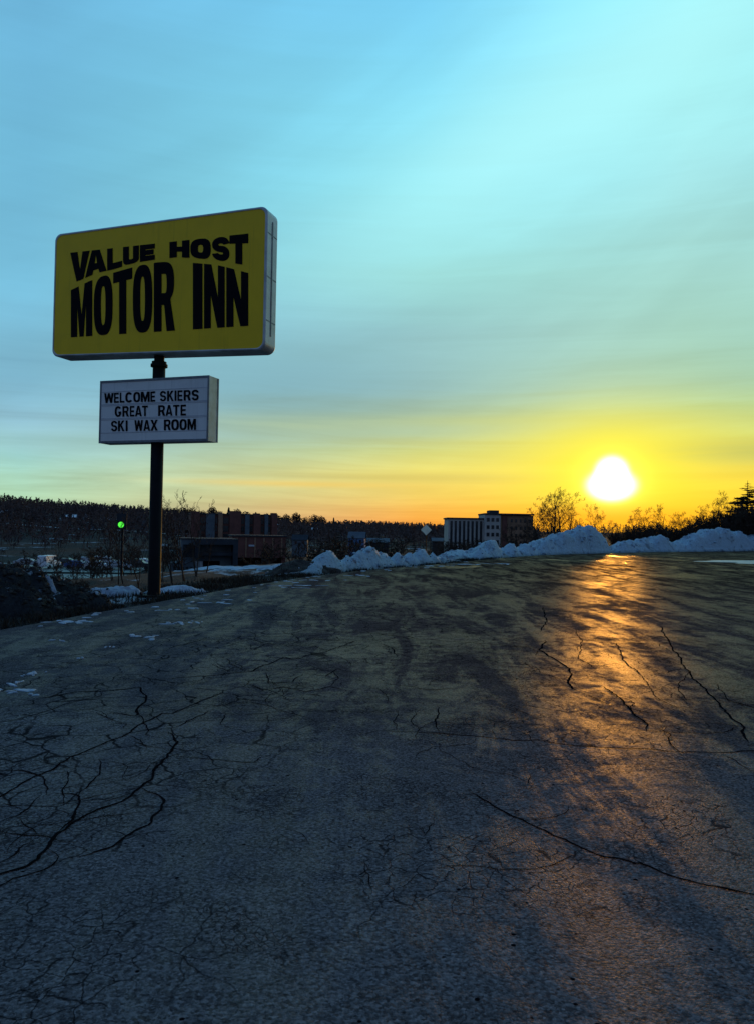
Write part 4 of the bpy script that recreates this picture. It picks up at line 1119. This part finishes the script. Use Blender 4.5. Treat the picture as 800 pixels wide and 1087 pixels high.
for q in range(5):
    mb = MB(); mb.box((2+q*4.2)*s_, (4.6+q*4.2)*s_, 1.13, 1.19, hC*.10, hC*.33); mb.build('window', M_glass, rc_)
# D: long pale / brown apartment building below the sunset
zD = terr(*at(520, 575, 215).xy)-1
rd, wD, hD = facade('long_apartment_building', 'long multi storey building left of the sun, pale striped left wing and brown right end', 476, 566, 550, 210, zD, M_pale)
u_ = wD/90.0; hT = at(530, 546.5, 210).z-zD; hL = at(490, 551, 210).z-zD; hT2 = at(566, 547.5, 210).z-zD
mb = MB(); mb.box(0, 38*u_, 1.5, 14, -1, hL); mb.build('wall', M_pale, rd)
mb = MB(); mb.box(38*u_, 54.9*u_, 0, 13, -1, hT); mb.build('wall', M_pale, rd)
mb = MB(); mb.box(55*u_, 90*u_, .5, 13.5, -1, hT2); mb.build('wall', M_brick2, rd).__setitem__('label', 'brown brick right wing')
mb = MB(); mb.box(-.3, 38*u_, 1.2, 14.2, hL, hL+.4); mb.box(37.7*u_, 90.5*u_, -.3, 13.8, max(hT, hT2)+.003, max(hT, hT2)+.4); mb.box(45*u_, 55*u_, 3, 9, max(hT, hT2)+.41, max(hT, hT2)+1.3); mb.build('roof', M_roof, rd)
for i in range(8):
    x = (2.2+i*4.5)*u_; mb = MB(); mb.box(x, x+2.4*u_, 1.38, 1.49, hL*.18, hL-.5); mb.build('window_strip', M_glass, rd)
for k in range(6):
    for i in range(3):
        z0 = hT-1.9-k*(hT/6.4); x = (40.2+i*5)*u_
        mb = MB(); mb.box(x, x+3*u_, -.08, -.003, z0, z0+hT/6.4*.5); mb.build('window', M_glass, rd)
for k in range(6):
    for i in range(5):
        z0 = hT2-1.9-k*(hT2/6.4); x = (66+i*4.8)*u_
        mb = MB(); mb.box(x, x+2.0*u_, .42, .497, z0, z0+hT2/6.4*.42); mb.build('window', M_glass, rd)
mb = MB(); mb.box(57*u_, 62*u_, .2, .499, 0, hT2-.2); mb.build('stair_bay', M_brick, rd)
# E: houses
def house(name, label, px, ybase, ytop, wpx, d, wallm, roofm, rz=0, ridge='x'):
    p = at(px, ybase, d); t_ = at(px, ytop, d); wd = wpx/F*d; ht = t_.z-p.z; dp = wd*.8
    root = empty(name, (p.x, p.y, p.z), rz); tag(root, label, 'house')
    zg = min(terr(p.x, p.y), p.z)-p.z-1; he = ht*.62
    mb = MB(); mb.box(-wd/2, wd/2, 0, dp, zg, he)
    if ridge == 'x':
        for sx_ in (-1, 1): mb.tri((sx_*wd/2, 0, he), (sx_*wd/2, dp, he), (sx_*wd/2, dp/2, ht))
    else:
        for yy in (0, dp): mb.tri((-wd/2, yy, he), (wd/2, yy, he), (0, yy, ht))
    mb.build('wall', wallm, root)
    mb = MB(); e = .05*wd; th = .03*wd
    if ridge == 'x':
        for s_ in (0, 1):
            ya = -e if s_ == 0 else dp+e; yb = dp/2
            mb.quad((-wd/2-e, ya, he-.02*wd), (wd/2+e, ya, he-.02*wd), (wd/2+e, yb, ht+th), (-wd/2-e, yb, ht+th))
            mb.quad((-wd/2-e, ya, he-.02*wd-th), (-wd/2-e, yb, ht), (wd/2+e, yb, ht), (wd/2+e, ya, he-.02*wd-th))
            mb.quad((-wd/2-e, ya, he-.02*wd-th), (wd/2+e, ya, he-.02*wd-th), (wd/2+e, ya, he-.02*wd), (-wd/2-e, ya, he-.02*wd))
    else:
        for s_ in (-1, 1):
            xa = s_*(wd/2+e)
            mb.quad((xa, -e, he-.02*wd), (0, -e, ht+th), (0, dp+e, ht+th), (xa, dp+e, he-.02*wd))
            mb.quad((xa, -e, he-.02*wd-th), (xa, dp+e, he-.02*wd-th), (0, dp+e, ht), (0, -e, ht))
            mb.quad((xa, -e, he-.02*wd-th), (0, -e, ht), (0, -e, ht+th), (xa, -e, he-.02*wd))
    mb.build('roof', roofm, root)
    for i in (-1, 1):
        mb = MB(); mb.box(i*wd*.25-wd*.07, i*wd*.25+wd*.07, -.05, -.004, he*.35, he*.75); mb.build('window', M_glass, root)
    mb = MB(); mb.box(-wd*.06, wd*.06, -.06, -.004, 0, he*.55); mb.build('door', M_dkgrey, root)
    return root
house('house', 'pale house at the far left edge, high on the wooded hillside', 4, 552, 541, 15, 420, M_siding, M_roofsnow)
house('house', 'narrow bright gabled house near the ridge, second from the left', 27, 544.5, 535, 5, 500, M_roofsnow, M_roof, ridge='y')
house('house', 'dull green grey house in the middle of the hillside, right of the narrow bright one', 45, 556, 543, 9, 400, M_grey, M_roof, ridge='y')
house('house', 'low house with a snow white sloping roof left of the green flare stand-in', 76, 552, 546.5, 12, 380, M_brick2, M_roofsnow, rz=R(28))
house('house', 'tiny pale house right of the one with the snow white sloping roof', 91, 552, 545, 5, 430, M_siding, M_roof, ridge='y')
house('house', 'small grey house low on the hillside below the skyline, above the low brick building', 292, 561, 556.5, 8, 420, M_siding, M_roofsnow)
house('house', 'small pale roofed house on the slope above the first snow peak', 334, 565, 560.5, 9, 400, M_siding, M_roofsnow)
for (px_, yb_, yt_, w_, d_, lab_) in [(15, 561, 553, 10, 400, 'dim grey house below the pale house at the far left edge'), (59, 563, 556, 9, 380, 'dim house low on the slope above the white van'),
    (112, 556, 549, 8, 430, 'pale house just left of the green flare stand-in near the wood'), (97, 566, 559, 10, 350, 'grey house on the lower slope left of the green flare stand-in'), (33, 557, 551, 6, 430, 'tiny house between the narrow bright house and the green grey one'), (152, 560, 553, 8, 400, 'dim house just left of the sign pole, at the foot of the wood')]:
    house('house', lab_, px_, yb_, yt_, w_, d_, M_siding if int(px_) % 2 else M_grey, M_roofsnow if px_ in (15, 112) else M_roof, R((px_ % 7)*5-15))
house('house', 'blue sided house behind the snow bank, with a dark conifer at its left', 378, 580, 565, 17, 170, M_blue, M_grey, rz=R(-6))
house('house', 'long low shed with a pale roof right of the blue house', 400, 580, 572, 24, 190, M_dkgrey, M_grey)
house('house', 'low grey roofed shed between the diamond sign and the long apartment building', 467, 578, 571.5, 17, 230, M_dkgrey, M_grey)
house('house', 'dim blue grey shed among the trees above the small dark soil heap', 318, 580, 568, 16, 200, M_grey, M_dkgrey)

# valley road / car park
M_road = simple('wet_road', (0.075, 0.082, 0.090), .5, scale=.25, c2=(0.045, 0.050, 0.056), spec=.5)
def strip(name, pts_, width, mat, lift=.12):
    mb = MB(); L_ = []
    for a_, b_ in zip(pts_, pts_[1:]):
        a_ = Vector(a_); b_ = Vector(b_); n = max(1, int((b_-a_).length/3))
        for i in range(n): L_.append(a_.lerp(b_, i/n))
    L_.append(Vector(pts_[-1])); pr = None
    for i, p in enumerate(L_):
        t_ = L_[min(i+1, len(L_)-1)]-L_[max(i-1, 0)]; nn = Vector((-t_.y, t_.x)).normalized()
        row = []
        for q in (-1, -.5, 0, .5, 1):
            v_ = p+nn*width/2*q; row.append((v_.x, v_.y, terr(v_.x, v_.y)+lift))
        if pr:
            for k in range(4): mb.quad(pr[k], pr[k+1], row[k+1], row[k])
        pr = row
    o = mb.build(name, mat, smooth=True); o['kind'] = 'structure'; return o
pts_ = [at(q, 600, dd).xy for q, dd in ((-80, 104), (0, 106), (100, 110), (200, 96), (300, 100), (420, 120), (600, 150))]
strip('valley_road', pts_, 11, M_road)
pts_ = [at(q, 600, dd).xy for q, dd in ((-60, 128), (60, 130), (160, 132))]
strip('valley_parking', pts_, 26, M_road, .16)
pts_ = [at(q, 600, dd).xy for q, dd in ((-60, 330), (60, 345), (125, 352), (200, 350))]
strip('hillside_road', pts_, 7, simple('snowy_road', (0.30, 0.32, 0.36), .8, var=.2), .5)

# cars
M_tyre = simple('tyre', (0.012, 0.012, 0.012), .9, var=.2)
def car_mat(n, c): return simple(n, c, .3, var=.06, spec=.6)
M_cw, M_cs, M_cb, M_cr, M_cd = car_mat('white_paint', (.75, .76, .78)), car_mat('silver_paint', (.40, .42, .45)), car_mat('blue_paint', (.04, .09, .25)), car_mat('red_paint', (.22, .02, .02)), car_mat('dark_paint', (.02, .022, .025))
M_lamp = simple('lamp_lens', (.5, .1, .05), .3, var=.2)
def make_car(kind, paint):
    root = empty('parked_car', (0, 0, 0))
    if kind == 'van': prof = [(-2.4,.35),(-2.4,2.0),(-2.2,2.15),(.9,2.15),(1.5,1.25),(2.3,1.05),(2.42,.75),(2.4,.35)]; win = [(.95,1.95),(1.38,1.28),(.1,1.28),(.1,1.95)]
    elif kind == 'suv': prof = [(-2.2,.38),(-2.25,1.0),(-2.1,1.68),(-1.9,1.76),(.4,1.74),(1.1,1.12),(2.05,1.02),(2.25,.8),(2.25,.38)]; win = [(-1.95,1.6),(.3,1.6),(.9,1.12),(-2.0,1.12)]
    else: prof = [(-2.2,.32),(-2.28,.9),(-1.7,1.02),(-1.1,1.42),(.2,1.45),(1.0,1.0),(2.05,.88),(2.28,.65),(2.25,.32)]; win = [(-1.45,1.02),(-1.0,1.34),(.15,1.36),(.82,1.0)]
    mb = MB(); n = len(prof); hw = .88
    for sgn, ins in ((-1, 0), (1, 0)):
        for (x, z) in prof: mb.v.append((x, sgn*(hw-(.14 if z > 1.2 else 0)), z))
    mb.f.append(tuple(range(n))); mb.m.append(0); mb.f.append(tuple(reversed(range(n, 2*n)))); mb.m.append(0)
    for i in range(n): j = (i+1) % n; mb.f.append((i, n+i, n+j, j)); mb.m.append(0)
    bo = mb.build('body', paint, root)
    bv = bo.modifiers.new('bevel', 'BEVEL'); bv.width = .06; bv.segments = 2
    mb = MB()
    for sgn in (-1, 1):
        q = [(x, sgn*(hw-(.13 if z > 1.2 else .0)+.012), z) for x, z in win]
        k = [(x*.99, sgn*(hw-.25), z) for x, z in win]
        mb.quad(*q); 
        for i in range(4): j = (i+1) % 4; mb.quad(q[i], q[j], k[j], k[i])
    mb.build('side_windows', M_glass, root)
    for x in (-1.4, 1.4):
        for sgn in (-1, 1):
            mb = MB(); mb.seg((x, sgn*.70, .33), (x, sgn*.92, .33), .33, .33, 14); mb.seg((x, sgn*.92, .33), (x, sgn*.93, .33), .18, .18, 10); mb.build('wheel', M_tyre, root)
    for sgn in (-1, 1):
        mb = MB(); mb.box(-2.31, -2.2, sgn*.72-.12, sgn*.72+.12, .68, .84); mb.build('tail_light', M_lamp, root)
    return root
protos = {}
cars = [(52,127,'van','w',85,'white van parked behind the crest of the left soil mound'),
 (30,131,'car','s',5,'silver car at the left end of the cars in the valley'),
 (72,133,'car','d',0,'dark car right of the white van'),
 (84,127,'car','b',4,'blue car beside the dark car in the valley'),
 (95,134,'suv','s',90,'silver suv end on between two rows of cars in the valley'),
 (104,126,'car','w',0,'white car below the small bare sapling left of the sign'),
 (114,137,'suv','w',5,'white suv nearest beneath the green flare stand-in, left side'),
 (126,127,'car','s',2,'silver car beneath the green flare stand-in'),
 (138,135,'car','r',0,'dark red car right of the green flare stand-in post'),
 (147,128,'suv','d',4,'dark suv just left of the sign pole'),
 (153,138,'car','w',0,'white car almost hidden by the left side of the sign pole'),
 (178,98,'car','s',-8,'silver car on the valley road just right of the sign pole'),
 (298,97,'van','w',75,'white van in front of the right end of the low brick building')]
pm = {'w': M_cw, 's': M_cs, 'b': M_cb, 'r': M_cr, 'd': M_cd}
for (px, d, kd, pc, rz, lab) in cars:
    key = (kd, pc)
    if key in protos: o = copy_tree(protos[key])
    else: o = make_car(kd, pm[pc]); protos[key] = o
    p = at(px, 600, d); o.location = (p.x, p.y, terr(p.x, p.y)+.17); o.rotation_euler = (0, 0, R(rz)); tag(o, lab, 'van' if kd == 'van' else 'car', 'vehicles on the valley floor')

# made-up signal; its glowing green disc stands in for a lens flare
p = at(129, 557, 62); zt = terr(p.x, p.y)
sg = empty('flare_standin', (p.x, p.y, zt)); tag(sg, 'made-up signal on a dark post whose green disc stands in for a lens flare, left of the motel sign', 'flare stand-in')
hh = p.z-zt
mb = MB(); mb.cyl((0, .25), .09, -.3, hh+1.0, 12); mb.build('post', M_pole, sg, True)
mb = MB(); mb.box(-.40, .40, .06, .12, hh-.36, hh+.9); mb.box(-.32, .32, -.12, .06, hh-.3, hh+.84); mb.box(-.3, .3, -.36, -.12, hh+.275, hh+.30); mb.box(-.03, .03, .16, .3, hh-.1, hh+.1); mb.build('flare_standin_head', M_dkgrey, sg)
mg, t, b = material('flare_green_glow'); b.inputs['Base Color'].default_value = (0.02, .4, .05, 1); b.inputs['Emission Color'].default_value = (0.10, 1.0, 0.06, 1); b.inputs['Emission Strength'].default_value = 1.1
for q in (0,):
    mb = MB(); mb.seg((q, -.12, hh), (q, -.16, hh), .24, .21, 24); mb.build('flare_disc', mg, sg)

# diamond sign by the road
p = at(452, 562.5, 66); zt = terr(p.x, p.y); hh = p.z-zt
ds = empty('diamond_sign', (p.x, p.y, zt), R(-10)); tag(ds, 'pale yellow diamond warning sign on a thin post behind the low snow peaks', 'road sign')
s_ = .47
mb = MB(); fr_ = [(0, -s_), (s_, 0), (0, s_), (-s_, 0)]; n = len(mb.v)
for yy in (-.012, .012):
    for (x, z) in fr_: mb.v.append((x, yy, hh+z))
mb.f += [(0, 1, 2, 3), (7, 6, 5, 4)] + [(i, 4+i, 4+(i+1) % 4, (i+1) % 4) for i in range(4)]; mb.m += [0]*6
mb.build('sign_plate', simple('pale_yellow_sheeting', (.95, .90, .68), .35, var=.1, spec=.5), ds)
mb = MB(); mb.box(-.035, .035, .014, .07, -.4, hh+s_*.7); mb.build('post', M_pole, ds)

# timber/steel guard posts at the verge: none in the photograph
for o in list(bpy.data.objects):
    if o.type == 'MESH' and o.name.startswith('tmp'): bpy.data.objects.remove(o)
